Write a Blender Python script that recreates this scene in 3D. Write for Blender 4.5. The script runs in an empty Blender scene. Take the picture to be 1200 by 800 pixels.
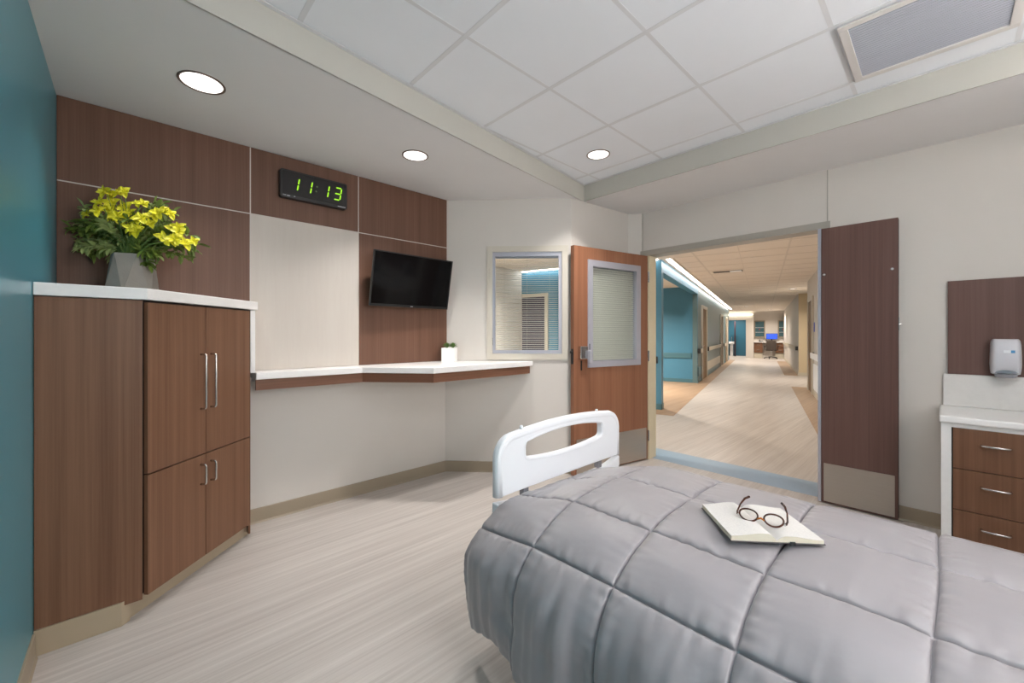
import bpy, bmesh, math, random
from math import sin, cos, pi, radians
from mathutils import Vector, Matrix

random.seed(7)
scn = bpy.context.scene
COL = scn.collection

# ------------------------------------------------------------------ materials
MATS = {}

def new_mat(name):
    m = bpy.data.materials.new(name); m.use_nodes = True
    nt = m.node_tree
    return m, nt, nt.nodes['Principled BSDF']

def srgb(r, g, b):
    f = lambda c: (c/255/12.92 if c/255 <= .04045 else ((c/255+.055)/1.055)**2.4)
    return (f(r), f(g), f(b), 1)

def plain(name, col, rough=.5, metal=0, bump=0, bscale=200, var=0.0, vscale=3, coat=0, spec=.5, sheen=0, stretch=None):
    m, nt, b = new_mat(name)
    b.inputs['Roughness'].default_value = rough
    b.inputs['Metallic'].default_value = metal
    b.inputs['Specular IOR Level'].default_value = spec
    if coat: b.inputs['Coat Weight'].default_value = coat; b.inputs['Coat Roughness'].default_value = .08
    if sheen: b.inputs['Sheen Weight'].default_value = sheen; b.inputs['Sheen Roughness'].default_value = .4
    tc = nt.nodes.new('ShaderNodeTexCoord')
    n = nt.nodes.new('ShaderNodeTexNoise'); n.inputs['Scale'].default_value = vscale; n.inputs['Detail'].default_value = 4
    mp = nt.nodes.new('ShaderNodeMapping')
    if stretch: mp.inputs['Scale'].default_value = stretch
    nt.links.new(tc.outputs['Object'], mp.inputs['Vector'])
    nt.links.new(mp.outputs['Vector'], n.inputs['Vector'])
    r = nt.nodes.new('ShaderNodeValToRGB')
    v = max(var, .012)
    r.color_ramp.elements[0].position = .3; r.color_ramp.elements[1].position = .7
    r.color_ramp.elements[0].color = (col[0]*(1-v), col[1]*(1-v), col[2]*(1-v), 1)
    r.color_ramp.elements[1].color = (min(1, col[0]*(1+v)), min(1, col[1]*(1+v)), min(1, col[2]*(1+v)), 1)
    nt.links.new(n.outputs['Fac'], r.inputs['Fac'])
    nt.links.new(r.outputs['Color'], b.inputs['Base Color'])
    if bump:
        n2 = nt.nodes.new('ShaderNodeTexNoise'); n2.inputs['Scale'].default_value = bscale; n2.inputs['Detail'].default_value = 3
        nt.links.new(mp.outputs['Vector'], n2.inputs['Vector'])
        bp = nt.nodes.new('ShaderNodeBump'); bp.inputs['Strength'].default_value = bump; bp.inputs['Distance'].default_value = .002
        nt.links.new(n2.outputs['Fac'], bp.inputs['Height']); nt.links.new(bp.outputs['Normal'], b.inputs['Normal'])
    MATS[name] = m
    return m

def grain(name, dark, light, scale=(70, 70, 1.2), rough=.38, fine=1.0, coat=0):
    """wood-look laminate: fine streaks stretched along one axis"""
    m, nt, b = new_mat(name)
    b.inputs['Roughness'].default_value = rough+.10; b.inputs['Specular IOR Level'].default_value = .33
    if coat: b.inputs['Coat Weight'].default_value = coat; b.inputs['Coat Roughness'].default_value = .15
    tc = nt.nodes.new('ShaderNodeTexCoord')
    mp = nt.nodes.new('ShaderNodeMapping'); mp.inputs['Scale'].default_value = scale
    nt.links.new(tc.outputs['Object'], mp.inputs['Vector'])
    n = nt.nodes.new('ShaderNodeTexNoise'); n.inputs['Scale'].default_value = 1.0; n.inputs['Detail'].default_value = 5; n.inputs['Roughness'].default_value = .65
    nt.links.new(mp.outputs['Vector'], n.inputs['Vector'])
    mp2 = nt.nodes.new('ShaderNodeMapping'); mp2.inputs['Scale'].default_value = tuple(s*.16 for s in scale)
    nt.links.new(tc.outputs['Object'], mp2.inputs['Vector'])
    n2 = nt.nodes.new('ShaderNodeTexNoise'); n2.inputs['Scale'].default_value = 1.0; n2.inputs['Detail'].default_value = 2
    nt.links.new(mp2.outputs['Vector'], n2.inputs['Vector'])
    mx = nt.nodes.new('ShaderNodeMath'); mx.operation = 'MULTIPLY_ADD'; mx.inputs[1].default_value = .45
    sc = nt.nodes.new('ShaderNodeMath'); sc.operation = 'MULTIPLY'; sc.inputs[1].default_value = .55
    nt.links.new(n.outputs['Fac'], sc.inputs[0])
    nt.links.new(n2.outputs['Fac'], mx.inputs[0]); nt.links.new(sc.outputs[0], mx.inputs[2])
    r = nt.nodes.new('ShaderNodeValToRGB')
    r.color_ramp.elements[0].position = .5-.14*fine; r.color_ramp.elements[1].position = .5+.14*fine
    r.color_ramp.elements[0].color = dark; r.color_ramp.elements[1].color = light
    nt.links.new(mx.outputs[0], r.inputs['Fac']); nt.links.new(r.outputs['Color'], b.inputs['Base Color'])
    MATS[name] = m
    return m

def emit(name, col, strength, base=.8):
    m, nt, b = new_mat(name)
    b.inputs['Base Color'].default_value = (base, base, base, 1)
    b.inputs['Emission Color'].default_value = (*col, 1); b.inputs['Emission Strength'].default_value = strength
    MATS[name] = m
    return m

CREAM = plain('cream_paint', srgb(214, 208, 201), .55, bump=.15, bscale=350, var=.01)
CREAM2 = plain('cream_frame', srgb(206, 199, 186), .4)
TEAL = plain('teal_gloss_paint', srgb(80, 146, 162), .30, spec=.35, var=.03, vscale=1.6, bump=.25, bscale=5, stretch=(1, 1, .35))
TEAL2 = plain('teal_paint', srgb(76, 132, 160), .4, var=.02)
TEAL3 = plain('teal_trim', srgb(76, 116, 128), .35)
TEALG = plain('sheen_greyed_teal', srgb(98, 122, 126), .35, var=.03)  # teal greyed in the colour to stand in for sheen at grazing angle
SOFFIT = plain('soffit_paint', srgb(226, 224, 223), .6, var=.008)
FASCIA = plain('fascia_paint', srgb(194, 191, 182), .55)
TILE = plain('acoustic_tile', srgb(238, 240, 244), .8, bump=.3, bscale=500, var=.01)
TBAR = plain('ceiling_grid', srgb(222, 222, 224), .5)
TILEB = plain('corridor_tile', srgb(232, 222, 210), .8, bump=.2, bscale=400)
TBARB = plain('corridor_grid', srgb(216, 205, 192), .5)
WOODP = grain('walnut_panel', srgb(100, 70, 55), srgb(119, 86, 70), scale=(110, 110, 1.2), rough=.36)
WOODC = grain('walnut_cabinet', srgb(110, 76, 56), srgb(132, 96, 73), scale=(110, 110, 1.2), rough=.34)
WOODH = grain('walnut_horizontal', srgb(108, 72, 54), srgb(134, 95, 74), scale=(2, 2, 110), rough=.34)
WOODD = grain('orange_door_wood', srgb(136, 90, 66), srgb(158, 109, 82), scale=(80, 80, 1), rough=.35)
WOODR = grain('dark_door_wood', srgb(98, 72, 65), srgb(114, 86, 78), scale=(80, 80, 1), rough=.33)
WOODK = plain('dark_gap', srgb(48, 34, 28), .6)
OFFW = grain('linen_panel', srgb(203, 194, 185), srgb(207, 199, 190), scale=(60, 60, 4), rough=.4)
SOLID = plain('white_solid_surface', srgb(246, 244, 242), .28, var=.012, vscale=60)
SPLASH = plain('white_splash', srgb(228, 225, 221), .35, var=.02, vscale=40)
REVEAL = plain('reveal_trim', srgb(205, 196, 188), .35)
BASE = plain('rubber_base', srgb(160, 146, 126), .45)
KICK = plain('toe_kick', srgb(176, 160, 136), .4)
STEEL = plain('brushed_steel', srgb(190, 182, 172), .34, metal=.9, var=.03, vscale=4, stretch=(1, 1, 60), bump=.05, bscale=6)
CHROME = plain('satin_chrome', srgb(205, 203, 200), .22, metal=1)
ALU = plain('aluminium_frame', srgb(184, 184, 194), .38, metal=.35)
WHITEP = plain('white_plastic', srgb(244, 246, 250), .3, spec=.5)
GREYP = plain('pale_grey_plastic', srgb(216, 216, 222), .3)
GREYM = plain('clear_grey_plastic', srgb(160, 160, 166), .15, metal=.3)
BLACK = plain('black_plastic', srgb(26, 26, 27), .35)
SCREEN = plain('black_glass', srgb(9, 9, 10), .09, spec=.35)
RUBBER = plain('dark_rubber', srgb(40, 40, 42), .6)
CONC = plain('grey_concrete', srgb(150, 143, 136), .8, var=.06, vscale=14, bump=.4, bscale=120)
LEAF = plain('leaf_green', srgb(118, 138, 60), .4, var=.22, vscale=30)
LEAF2 = plain('leaf_light_green', srgb(154, 168, 104), .45, var=.18, vscale=35)
STEM = plain('stem_green', srgb(104, 132, 66), .5)
PETAL = plain('yellow_petal', srgb(226, 220, 50), .5, var=.12, vscale=60)
SUCC = plain('succulent_green', srgb(96, 128, 62), .5, var=.2, vscale=80)
PAGE = plain('page_paper', srgb(226, 222, 217), .75, var=.01)
PAGEE = plain('page_edge', srgb(226, 217, 196), .8, var=.04, vscale=20, stretch=(1, 1, 900))
COVER = plain('book_cover', srgb(96, 90, 92), .5)
TORT = plain('tortoiseshell', srgb(74, 40, 28), .2, var=.5, vscale=70)
AMBER = plain('amber_acetate', srgb(178, 104, 38), .2, var=.2, vscale=60)
BLUEF = plain('blue_vinyl', srgb(150, 172, 192), .4, var=.03, vscale=30)
CREAMD = plain('handrail_beige', srgb(205, 196, 178), .4)
BROWND = plain('far_door_wood', srgb(122, 96, 66), .5, var=.1, stretch=(6, 6, .5))
PURPD = plain('slate_door', srgb(70, 62, 78), .5)
BLUEM = emit('blue_screen', (.01, .08, .60), .75, .02)
GLED = emit('green_led', (.30, .72, .005), .85, .02)
GLED2 = emit('dim_green_led', (.10, .22, .02), .3, .02)
LAMP = emit('lamp_glow', (1, .95, .91), 1.0)
FILLT = emit('fill_panel_glow', (1, .985, .98), 2.35)  # glow of the added ceiling panels and the over-bed light's underside
FILLT2 = emit('fill_uplight_glow', (1, .985, .97), 29)  # strong glow of the added over-bed uplight
FILLW = emit('fill_pane_glow', (1, .985, .975), 5.4)  # self-lit pane of the added rear window, a soft fill
COVE = emit('cove_glow', (1, .97, .93), 5.5)
COVE2 = emit('warm_cove_glow', (1, .93, .74), 3)

def lined_page():
    m, nt, b = new_mat('printed_page'); b.inputs['Roughness'].default_value = .75
    tc = nt.nodes.new('ShaderNodeTexCoord')
    w_ = nt.nodes.new('ShaderNodeTexWave'); w_.bands_direction = 'X'; w_.inputs['Scale'].default_value = 55; w_.inputs['Distortion'].default_value = .3
    nt.links.new(tc.outputs['Object'], w_.inputs['Vector'])
    n_ = nt.nodes.new('ShaderNodeTexNoise'); n_.inputs['Scale'].default_value = 260
    nt.links.new(tc.outputs['Object'], n_.inputs['Vector'])
    mu = nt.nodes.new('ShaderNodeMath'); mu.operation = 'MULTIPLY'
    nt.links.new(w_.outputs['Fac'], mu.inputs[0]); nt.links.new(n_.outputs['Fac'], mu.inputs[1])
    r = nt.nodes.new('ShaderNodeValToRGB'); r.color_ramp.elements[0].position = .25; r.color_ramp.elements[1].position = .6
    r.color_ramp.elements[0].color = srgb(228, 224, 219); r.color_ramp.elements[1].color = srgb(204, 201, 199)
    nt.links.new(mu.outputs[0], r.inputs['Fac']); nt.links.new(r.outputs['Color'], b.inputs['Base Color'])
    return m
PAGE = lined_page()
# pane of real glass with thin look
def glass(name, tint=(1, 1, 1, 1), rough=0.0):
    m, nt, b = new_mat(name)
    nt.nodes.remove(b)
    out = nt.nodes['Material Output']
    tr = nt.nodes.new('ShaderNodeBsdfTransparent'); tr.inputs['Color'].default_value = tint
    gl = nt.nodes.new('ShaderNodeBsdfGlossy'); gl.inputs['Roughness'].default_value = .03
    fr = nt.nodes.new('ShaderNodeFresnel'); fr.inputs['IOR'].default_value = 1.35
    mx = nt.nodes.new('ShaderNodeMixShader')
    geo = nt.nodes.new('ShaderNodeNewGeometry')
    inv = nt.nodes.new('ShaderNodeMath'); inv.operation = 'SUBTRACT'; inv.inputs[0].default_value = 1; nt.links.new(geo.outputs['Backfacing'], inv.inputs[1])
    mul = nt.nodes.new('ShaderNodeMath'); mul.operation = 'MULTIPLY'; nt.links.new(fr.outputs[0], mul.inputs[0]); nt.links.new(inv.outputs[0], mul.inputs[1])
    nt.links.new(mul.outputs[0], mx.inputs[0]); nt.links.new(tr.outputs[0], mx.inputs[1]); nt.links.new(gl.outputs[0], mx.inputs[2])
    nt.links.new(mx.outputs[0], out.inputs['Surface'])
    MATS[name] = m
    return m
GLASS = glass('window_glass', (.93, .95, .95, 1))
LENS = glass('spectacle_glass', (.97, .96, .95, 1))

def floor_mat():
    m, nt, b = new_mat('striated_vinyl')
    b.inputs['Roughness'].default_value = .38
    tc = nt.nodes.new('ShaderNodeTexCoord')
    def streak(sx, sy, det):
        mp = nt.nodes.new('ShaderNodeMapping'); mp.inputs['Scale'].default_value = (sx, sy, 1)
        mp.inputs['Rotation'].default_value = (0, 0, radians(-4))
        nt.links.new(tc.outputs['Object'], mp.inputs['Vector'])
        n = nt.nodes.new('ShaderNodeTexNoise'); n.inputs['Scale'].default_value = 1; n.inputs['Detail'].default_value = det
        n.inputs['Roughness'].default_value = .7
        nt.links.new(mp.outputs['Vector'], n.inputs['Vector'])
        return n.outputs['Fac']
    a = streak(.8, 55, 5); c = streak(.5, 12, 3)
    ad = nt.nodes.new('ShaderNodeMath'); ad.operation = 'MULTIPLY_ADD'; ad.inputs[1].default_value = .4
    m1 = nt.nodes.new('ShaderNodeMath'); m1.operation = 'MULTIPLY'; m1.inputs[1].default_value = .6
    nt.links.new(a, m1.inputs[0]); nt.links.new(c, ad.inputs[0]); nt.links.new(m1.outputs[0], ad.inputs[2])
    r = nt.nodes.new('ShaderNodeValToRGB')
    r.color_ramp.elements[0].position = .36; r.color_ramp.elements[1].position = .64
    r.color_ramp.elements[0].color = srgb(176, 167, 161); r.color_ramp.elements[1].color = srgb(205, 198, 192)
    nt.links.new(ad.outputs[0], r.inputs['Fac']); nt.links.new(r.outputs['Color'], b.inputs['Base Color'])
    return m
FLOOR = floor_mat()
TAN = grain('tan_vinyl', srgb(158, 130, 104), srgb(180, 152, 124), scale=(1.2, 40, 1), rough=.35)

def duvet_mat():
    m, nt, b = new_mat('grey_satin')
    b.inputs['Roughness'].default_value = .42
    b.inputs['Sheen Weight'].default_value = .25; b.inputs['Sheen Roughness'].default_value = .35
    b.inputs['Base Color'].default_value = srgb(161, 156, 159)
    tc = nt.nodes.new('ShaderNodeTexCoord')
    w = nt.nodes.new('ShaderNodeTexNoise'); w.inputs['Scale'].default_value = 7; w.inputs['Detail'].default_value = 4
    nt.links.new(tc.outputs['Object'], w.inputs['Vector'])
    f = nt.nodes.new('ShaderNodeTexNoise'); f.inputs['Scale'].default_value = 900
    nt.links.new(tc.outputs['Object'], f.inputs['Vector'])
    b1 = nt.nodes.new('ShaderNodeBump'); b1.inputs['Strength'].default_value = .25; b1.inputs['Distance'].default_value = .012
    nt.links.new(w.outputs['Fac'], b1.inputs['Height'])
    b2 = nt.nodes.new('ShaderNodeBump'); b2.inputs['Strength'].default_value = .12; b2.inputs['Distance'].default_value = .001
    nt.links.new(f.outputs['Fac'], b2.inputs['Height']); nt.links.new(b1.outputs['Normal'], b2.inputs['Normal'])
    nt.links.new(b2.outputs['Normal'], b.inputs['Normal'])
    return m
DUVET = duvet_mat()

# ------------------------------------------------------------------ builders
WM = {}          # world matrices of what has been built

def box(bm, x0, x1, y0, y1, z0, z1):
    vs = [bm.verts.new((x, y, z)) for z in (z0, z1) for x, y in ((x0, y0), (x1, y0), (x1, y1), (x0, y1))]
    for f in ((3, 2, 1, 0), (4, 5, 6, 7), (0, 1, 5, 4), (1, 2, 6, 5), (2, 3, 7, 6), (3, 0, 4, 7)):
        bm.faces.new([vs[i] for i in f])

def fbox(bm, fr, a0, a1, b0, b1, z0, z1):
    vs = [bm.verts.new((*fr(a, b), z)) for z in (z0, z1) for a, b in ((a0, b0), (a1, b0), (a1, b1), (a0, b1))]
    for f in ((3, 2, 1, 0), (4, 5, 6, 7), (0, 1, 5, 4), (1, 2, 6, 5), (2, 3, 7, 6), (3, 0, 4, 7)):
        bm.faces.new([vs[i] for i in f])

def prism(bm, pts, z0, z1):
    lo = [bm.verts.new((x, y, z0)) for x, y in pts]; hi = [bm.verts.new((x, y, z1)) for x, y in pts]
    n = len(pts)
    bm.faces.new(lo[::-1]); bm.faces.new(hi)
    for i in range(n): bm.faces.new((lo[i], lo[(i+1) % n], hi[(i+1) % n], hi[i]))

def cyl(bm, p, q, r, seg=16, r2=None):
    p, q = Vector(p), Vector(q); d = (q-p).normalized()
    u = d.orthogonal().normalized(); v = d.cross(u)
    r2 = r if r2 is None else r2
    a = [bm.verts.new(p+(u*cos(t)+v*sin(t))*r) for t in [2*pi*i/seg for i in range(seg)]]
    b = [bm.verts.new(q+(u*cos(t)+v*sin(t))*r2) for t in [2*pi*i/seg for i in range(seg)]]
    bm.faces.new(a[::-1]); bm.faces.new(b)
    for i in range(seg): bm.faces.new((a[i], a[(i+1) % seg], b[(i+1) % seg], b[i]))

def tube(bm, pts, r, seg=10, closed=False, flat=1.0):
    pts = [Vector(p) for p in pts]; n = len(pts); rings = []
    up = None
    for i, p in enumerate(pts):
        if closed: d = pts[(i+1) % n]-pts[i-1]
        else: d = pts[min(i+1, n-1)]-pts[max(i-1, 0)]
        d.normalize()
        if up is None: up = d.orthogonal().normalized()
        up = (up-d*up.dot(d)).normalized(); v = d.cross(up)
        rr = r[i] if isinstance(r, (list, tuple)) else r
        rings.append([bm.verts.new(p+(up*cos(t)+v*sin(t)*flat)*rr) for t in [2*pi*k/seg for k in range(seg)]])
    m = n if closed else n-1
    for i in range(m):
        a, b = rings[i], rings[(i+1) % n]
        for k in range(seg): bm.faces.new((a[k], a[(k+1) % seg], b[(k+1) % seg], b[k]))
    if not closed:
        bm.faces.new(rings[0][::-1]); bm.faces.new(rings[-1])

def rrect(w, h, r, seg=6):
    pts = []
    for cx, cy, a0 in ((w/2-r, h/2-r, 0), (-w/2+r, h/2-r, 90), (-w/2+r, -h/2+r, 180), (w/2-r, -h/2+r, 270)):
        for i in range(seg+1):
            a = radians(a0+90*i/seg); pts.append((cx+r*cos(a), cy+r*sin(a)))
    return pts

def FR(ox, oy, deg):
    c, s = cos(radians(deg)), sin(radians(deg))
    return lambda a, b: (ox+a*c-b*s, oy+a*s+b*c)

def obj(name, bm, mat, parent=None, smooth=False, bevel=0, local=False, stuff=False):
    """one mesh object; coordinates are the world's unless local"""
    bmesh.ops.recalc_face_normals(bm, faces=bm.faces)
    if parent is not None and not local: bm.transform(WM[parent].inverted())
    loc = Vector((0, 0, 0))
    if parent is None:
        xs = [v.co for v in bm.verts]
        loc = Vector(((min(v.x for v in xs)+max(v.x for v in xs))/2, (min(v.y for v in xs)+max(v.y for v in xs))/2, min(v.z for v in xs)))
        bm.transform(Matrix.Translation(-loc))
    me = bpy.data.meshes.new(name); bm.to_mesh(me); bm.free()
    me.materials.append(mat)
    if smooth:
        for p in me.polygons: p.use_smooth = True
    o = bpy.data.objects.new(name, me); COL.objects.link(o)
    o.location = loc
    if parent is not None: o.parent = parent; WM[o] = WM[parent].copy()
    else: WM[o] = Matrix.Translation(loc)
    if bevel:
        md = o.modifiers.new('bevel', 'BEVEL'); md.width = bevel; md.segments = 3; md.limit_method = 'ANGLE'; md.angle_limit = radians(40)
        md.harden_normals = False
    if stuff: o['kind'] = 'stuff'
    return o

def B(): return bmesh.new()

def mbox(*a):
    bm = B(); box(bm, *a); return bm

def tag(o, label, cat, group=None, kind=None):
    o['label'] = label; o['category'] = cat
    if group: o['group'] = group
    if kind: o['kind'] = kind
    return o

def thing(name, label, cat, loc=(0, 0, 0), rotz=0, group=None):
    o = bpy.data.objects.new(name, None); COL.objects.link(o)
    o.location = loc; o.rotation_euler = (0, 0, rotz); o.empty_display_size = .1
    WM[o] = Matrix.Translation(loc) @ Matrix.Rotation(rotz, 4, 'Z')
    return tag(o, label, cat, group)

def struct(name, bm, mat, label=None, cat=None, bevel=0):
    o = obj(name, bm, mat, bevel=bevel); o['kind'] = 'structure'
    if label: o['label'] = label; o['category'] = cat
    return o

def plate(bm, outer, y0, y1, hole=None, fr=None):
    """a vertical plate: outline in (a, z), thickness b0..b1, optional hole with the same number of points"""
    fr = fr or (lambda a, b: (a, b))
    def ring(pts, b): return [bm.verts.new((*fr(a, b), z)) for a, z in pts]
    n = len(outer)
    o0, o1 = ring(outer, y0), ring(outer, y1)
    for i in range(n): bm.faces.new((o0[i], o0[(i+1) % n], o1[(i+1) % n], o1[i]))
    if hole is None:
        bm.faces.new(o0); bm.faces.new(o1[::-1]); return
    h0, h1 = ring(hole, y0), ring(hole, y1)
    for i in range(n):
        j = (i+1) % n
        bm.faces.new((h0[i], h1[i], h1[j], h0[j]))
        bm.faces.new((o0[i], h0[i], h0[j], o0[j])); bm.faces.new((o1[i], o1[j], h1[j], h1[i]))

def frame_plate(bm, fr, a0, a1, z0, z1, w, b0, b1):
    """rectangular picture-frame of width w (or (left,right,bottom,top))"""
    l, r, bt, t = (w,)*4 if not isinstance(w, tuple) else w
    plate(bm, [(a0, z0), (a1, z0), (a1, z1), (a0, z1)], b0, b1, [(a0+l, z0+bt), (a1-r, z0+bt), (a1-r, z1-t), (a0+l, z1-t)], fr)

# ------------------------------------------------------------------ room shell
S, C = 2.58, 2.738            # soffit and tile ceiling heights
struct('floor', mbox(-.45, 31, -4, 14, -.1, 0), FLOOR, 'pale striated vinyl floor running through the room and the corridor', 'floor')

struct('wall_left', mbox(-.42, -.28, -1.42, 3.40, 0, 2.85), TEAL, 'glossy teal wall at the left edge of the room', 'wall')
struct('wall_back', mbox(-.28, 2.2, 3.26, 3.40, 0, 2.85), CREAM, 'cream wall under and behind the long desk', 'wall')
bm_rear = B(); plate(bm_rear, [(-.28, 0), (4.1, 0), (4.1, 2.85), (-.28, 2.85)], -1.42, -1.30, [(.50, 1.05), (1.55, 1.05), (1.55, 2.35), (.50, 2.35)])
w2 = struct('fill_window', mbox(.50, 1.55, -1.40, -1.38, 1.05, 2.35), FILLW, 'added glowing fill window in the rear wall', 'window')  # added behind the camera, unseen; its glow fills the surfaces facing it
bm = B(); frame_plate(bm, lambda a, b: (a, b), .50, 1.55, 1.05, 2.35, .05, -1.38, -1.31); box(bm, 1.01, 1.04, -1.375, -1.33, 1.10, 2.30); obj('window_frame', bm, ALU, w2)
struct('wall_rear', bm_rear, CREAM, 'cream wall behind the head of the bed', 'wall')
# diagonal window wall
WD = FR(2.2, 3.262, math.degrees(math.atan2(-.852, .8)))      # a along the wall, b outwards
bm = B()
plate(bm, [(0, 0), (1.195, 0), (1.195, 2.85), (0, 2.85)], 0, .10, [(.43, 1.09), (1.135, 1.09), (1.135, 2.11), (.43, 2.11)], WD)
struct('wall_diagonal', bm, CREAM, 'cream angled wall that holds the small window', 'wall')
bm = B()
prism(bm, [(3.018, 2.391), (3.87, 2.30), (3.955, 2.19), (4.10, 2.19), (4.10, 2.50), (3.10, 2.50)], 0, 2.85)
struct('wall_side', bm, CREAM, 'cream wall stub behind the open door with the blind', 'wall')
bm = B()
box(bm, 3.955, 4.10, -1.42, .625, 0, 2.85)
box(bm, 3.955, 4.10, .625, 2.19, 2.18, 2.85)
struct('wall_right', bm, CREAM, 'cream wall with the doorway to the corridor', 'wall')

# window: parts
win = struct('window_1', (lambda b: (frame_plate(b, WD, .40, 1.163, 1.065, 2.135, .055, -.012, .03), b)[1])(B()), CREAM2,
             'small window with a closed slatted blind in the angled wall', 'window')
bm = B(); frame_plate(bm, WD, .455, 1.108, 1.122, 2.082, (.024, .030, .032, .042), .0, .04)
obj('window_frame', bm, ALU, win)
obj('glass_pane', (lambda b: (fbox(b, WD, .478, 1.08, .022, .026, 1.15, 2.045), b)[1])(B()), GLASS, win)
def blind(fr, a0, a1, z0, z1, b, n, tilt=28, depth=.010):
    bm = B()
    dz = (z1-z0)/n; c, s = cos(radians(tilt))*depth/2, sin(radians(tilt))*depth/2
    for i in range(n):
        z = z0+(i+.5)*dz
        vs = [bm.verts.new((*fr(a, bb), zz)) for a, bb, zz in ((a0, b-c, z-s), (a1, b-c, z-s), (a1, b+c, z+s), (a0, b+c, z+s))]
        lo = [bm.verts.new((v.co.x, v.co.y, v.co.z-.0008)) for v in vs]
        bm.faces.new(vs); bm.faces.new(lo[::-1])
        for k in range(4): bm.faces.new((vs[k], lo[k], lo[(k+1) % 4], vs[(k+1) % 4]))
    for a in (a0+.08, (a0+a1)/2, a1-.08):
        p = fr(a, b); cyl(bm, (*p, z0), (*p, z1), .0007, 6)
    return bm
SLAT = plain('blind_slat', srgb(190, 188, 182), .5)
obj('window_blind', blind(WD, .484, 1.074, 1.158, 2.036, .045, 44, tilt=20, depth=.015), SLAT, win)
obj('head_rail', (lambda b: (fbox(b, WD, .482, 1.076, .034, .056, 2.03, 2.045), b)[1])(B()), ALU, win)
fbx = B(); fbox(fbx, WD, .449, .457, -.006, .01, 1.20, 1.27); obj('tilt_slider', fbx, BLACK, win)

# ceiling: tiles, hanging grid, soffit
struct('ceiling', mbox(-.3, 4.0, -1.35, 2.6, C, C+.06), TILE, 'white tiled ceiling', 'ceiling')
bm = B()
for i in range(-3, 4):
    x = 1.791+.6096*i
    if -.28 < x < 3.3: box(bm, x-.012, x+.012, -1.3, 2.5, C-.0016, C+.01)
for j in range(-5, 3):
    y = 1.579+.6096*j
    if -1.3 < y < 2.4: box(bm, -.28, 3.3, y-.010, y+.010, C-.0008, C+.01)
struct('ceiling_grid', bm, TBAR)
sof = [(-.30, 1.938), (3.192, 2.377), (3.192, -1.35), (4.0, -1.35), (4.0, 3.5), (-.3, 3.5)]
bm = B(); prism(bm, sof, S, C+.06)
struct('ceiling_soffit', bm, SOFFIT, 'smooth lowered ceiling band along the panelled wall and the door wall', 'ceiling')
FL = FR(-.30, 1.938, math.degrees(math.atan2(.439, 3.492)))
bm = B(); fbox(bm, FL, 0, 3.5195, -.006, .004, S, C)
struct('trim_1', bm, FASCIA)
struct('trim_2', mbox(3.186, 3.196, -1.3, 2.377, S, C), FASCIA)
bm = B(); fbox(bm, FL, 0, 3.52, -.028, -.006, C-.008, C-.004); box(bm, 3.166, 3.186, -1.3, 2.35, C-.008, C-.004)
struct('trim_3', bm, TBAR)

# door frame, jambs and threshold
bm = B()
box(bm, 3.943, 4.10, .60, 2.20, 2.125, 2.18)
struct('trim_4', bm, plain('painted_metal', srgb(176, 170, 160), .35, metal=.2))
struct('trim_5', mbox(3.952, 4.10, .617, .655, 0, 2.125), plain('grey_jamb', srgb(176, 176, 180), .3, metal=.4))
struct('trim_6', mbox(3.952, 4.10, 2.105, 2.19, 0, 2.125), plain('cream_jamb', srgb(232, 218, 186), .4))
GROOVE = plain('seam_grey', srgb(176, 172, 162), .6)
struct('trim_7', mbox(3.952, 3.957, .614, .621, 2.18, S), GROOVE)
struct('trim_8', mbox(3.952, 3.957, 2.176, 2.183, 2.18, S), GROOVE)
struct('floor_threshold', mbox(4.02, 4.40, -.4, 2.9, 0, .0015), BLUEF, 'pale blue vinyl strip across the doorway', 'floor')

# baseboards (rubber cove base)
def baseb(name, fr, a0, a1, side=-1):
    bm = B()
    pts = [(0, .0), (.016, .0), (.010, .012), (.008, .096), (.006, .10), (0, .10)]
    v0 = [bm.verts.new((*fr(a0, side*b), z)) for b, z in pts]; v1 = [bm.verts.new((*fr(a1, side*b), z)) for b, z in pts]
    n = len(pts)
    for i in range(n): bm.faces.new((v0[i], v0[(i+1) % n], v1[(i+1) % n], v1[i]))
    bm.faces.new(v0); bm.faces.new(v1[::-1])
    return struct(name, bm, BASE)
baseb('baseboard_back', FR(.6, 3.26, 0), 0, 1.60)
baseb('baseboard_diagonal', WD, 0, 1.19)
baseb('baseboard_left', FR(-.28, -1.3, 90), 0, 3.80)
baseb('baseboard_side', FR(3.018, 2.391, math.degrees(math.atan2(-.091, .852))), 0, .86)
baseb('baseboard_right', FR(3.955, .61, -90), 0, .60)

# ------------------------------------------------------------------ doors
# left leaf, opened against the wall stub: a from its hinge-free edge to the hinge, b behind
ax, ay, hx, hy = 2.958, 2.312, 3.932, 2.112
LD = FR(ax, ay, math.degrees(math.atan2(hy-ay, hx-ax)))
Ld = math.hypot(hx-ax, hy-ay)
bm = B(); plate(bm, [(0, .012), (Ld, .012), (Ld, 2.118), (0, 2.118)], 0, .045, [(.20, 1.03), (.85, 1.03), (.85, 1.965), (.20, 1.965)], LD)
d1 = struct('door_1', bm, WOODD, 'open orange-brown wooden door with a blind in its window', 'door')
bm = B(); frame_plate(bm, LD, .165, .880, .992, 2.003, .060, -.012, .057); obj('vision_frame', bm, ALU, d1, bevel=.002)
bm = B(); fbox(bm, LD, .222, .822, .018, .022, 1.05, 1.945); obj('glass_pane', bm, GLASS, d1)
SLAT2 = plain('door_blind_slat', srgb(236, 232, 220), .5)
obj('door_blind', blind(LD, .226, .818, 1.056, 1.938, .034, 42, tilt=50, depth=.021), SLAT2, d1)
bm = B(); fbox(bm, LD, .176, .182, -.016, -.010, 1.16, 1.215); obj('tilt_slider', bm, BLACK, d1)
bm = B(); fbox(bm, LD, .03, Ld-.02, -.003, 0, .02, .335); obj('kick_plate', bm, STEEL, d1)
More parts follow.
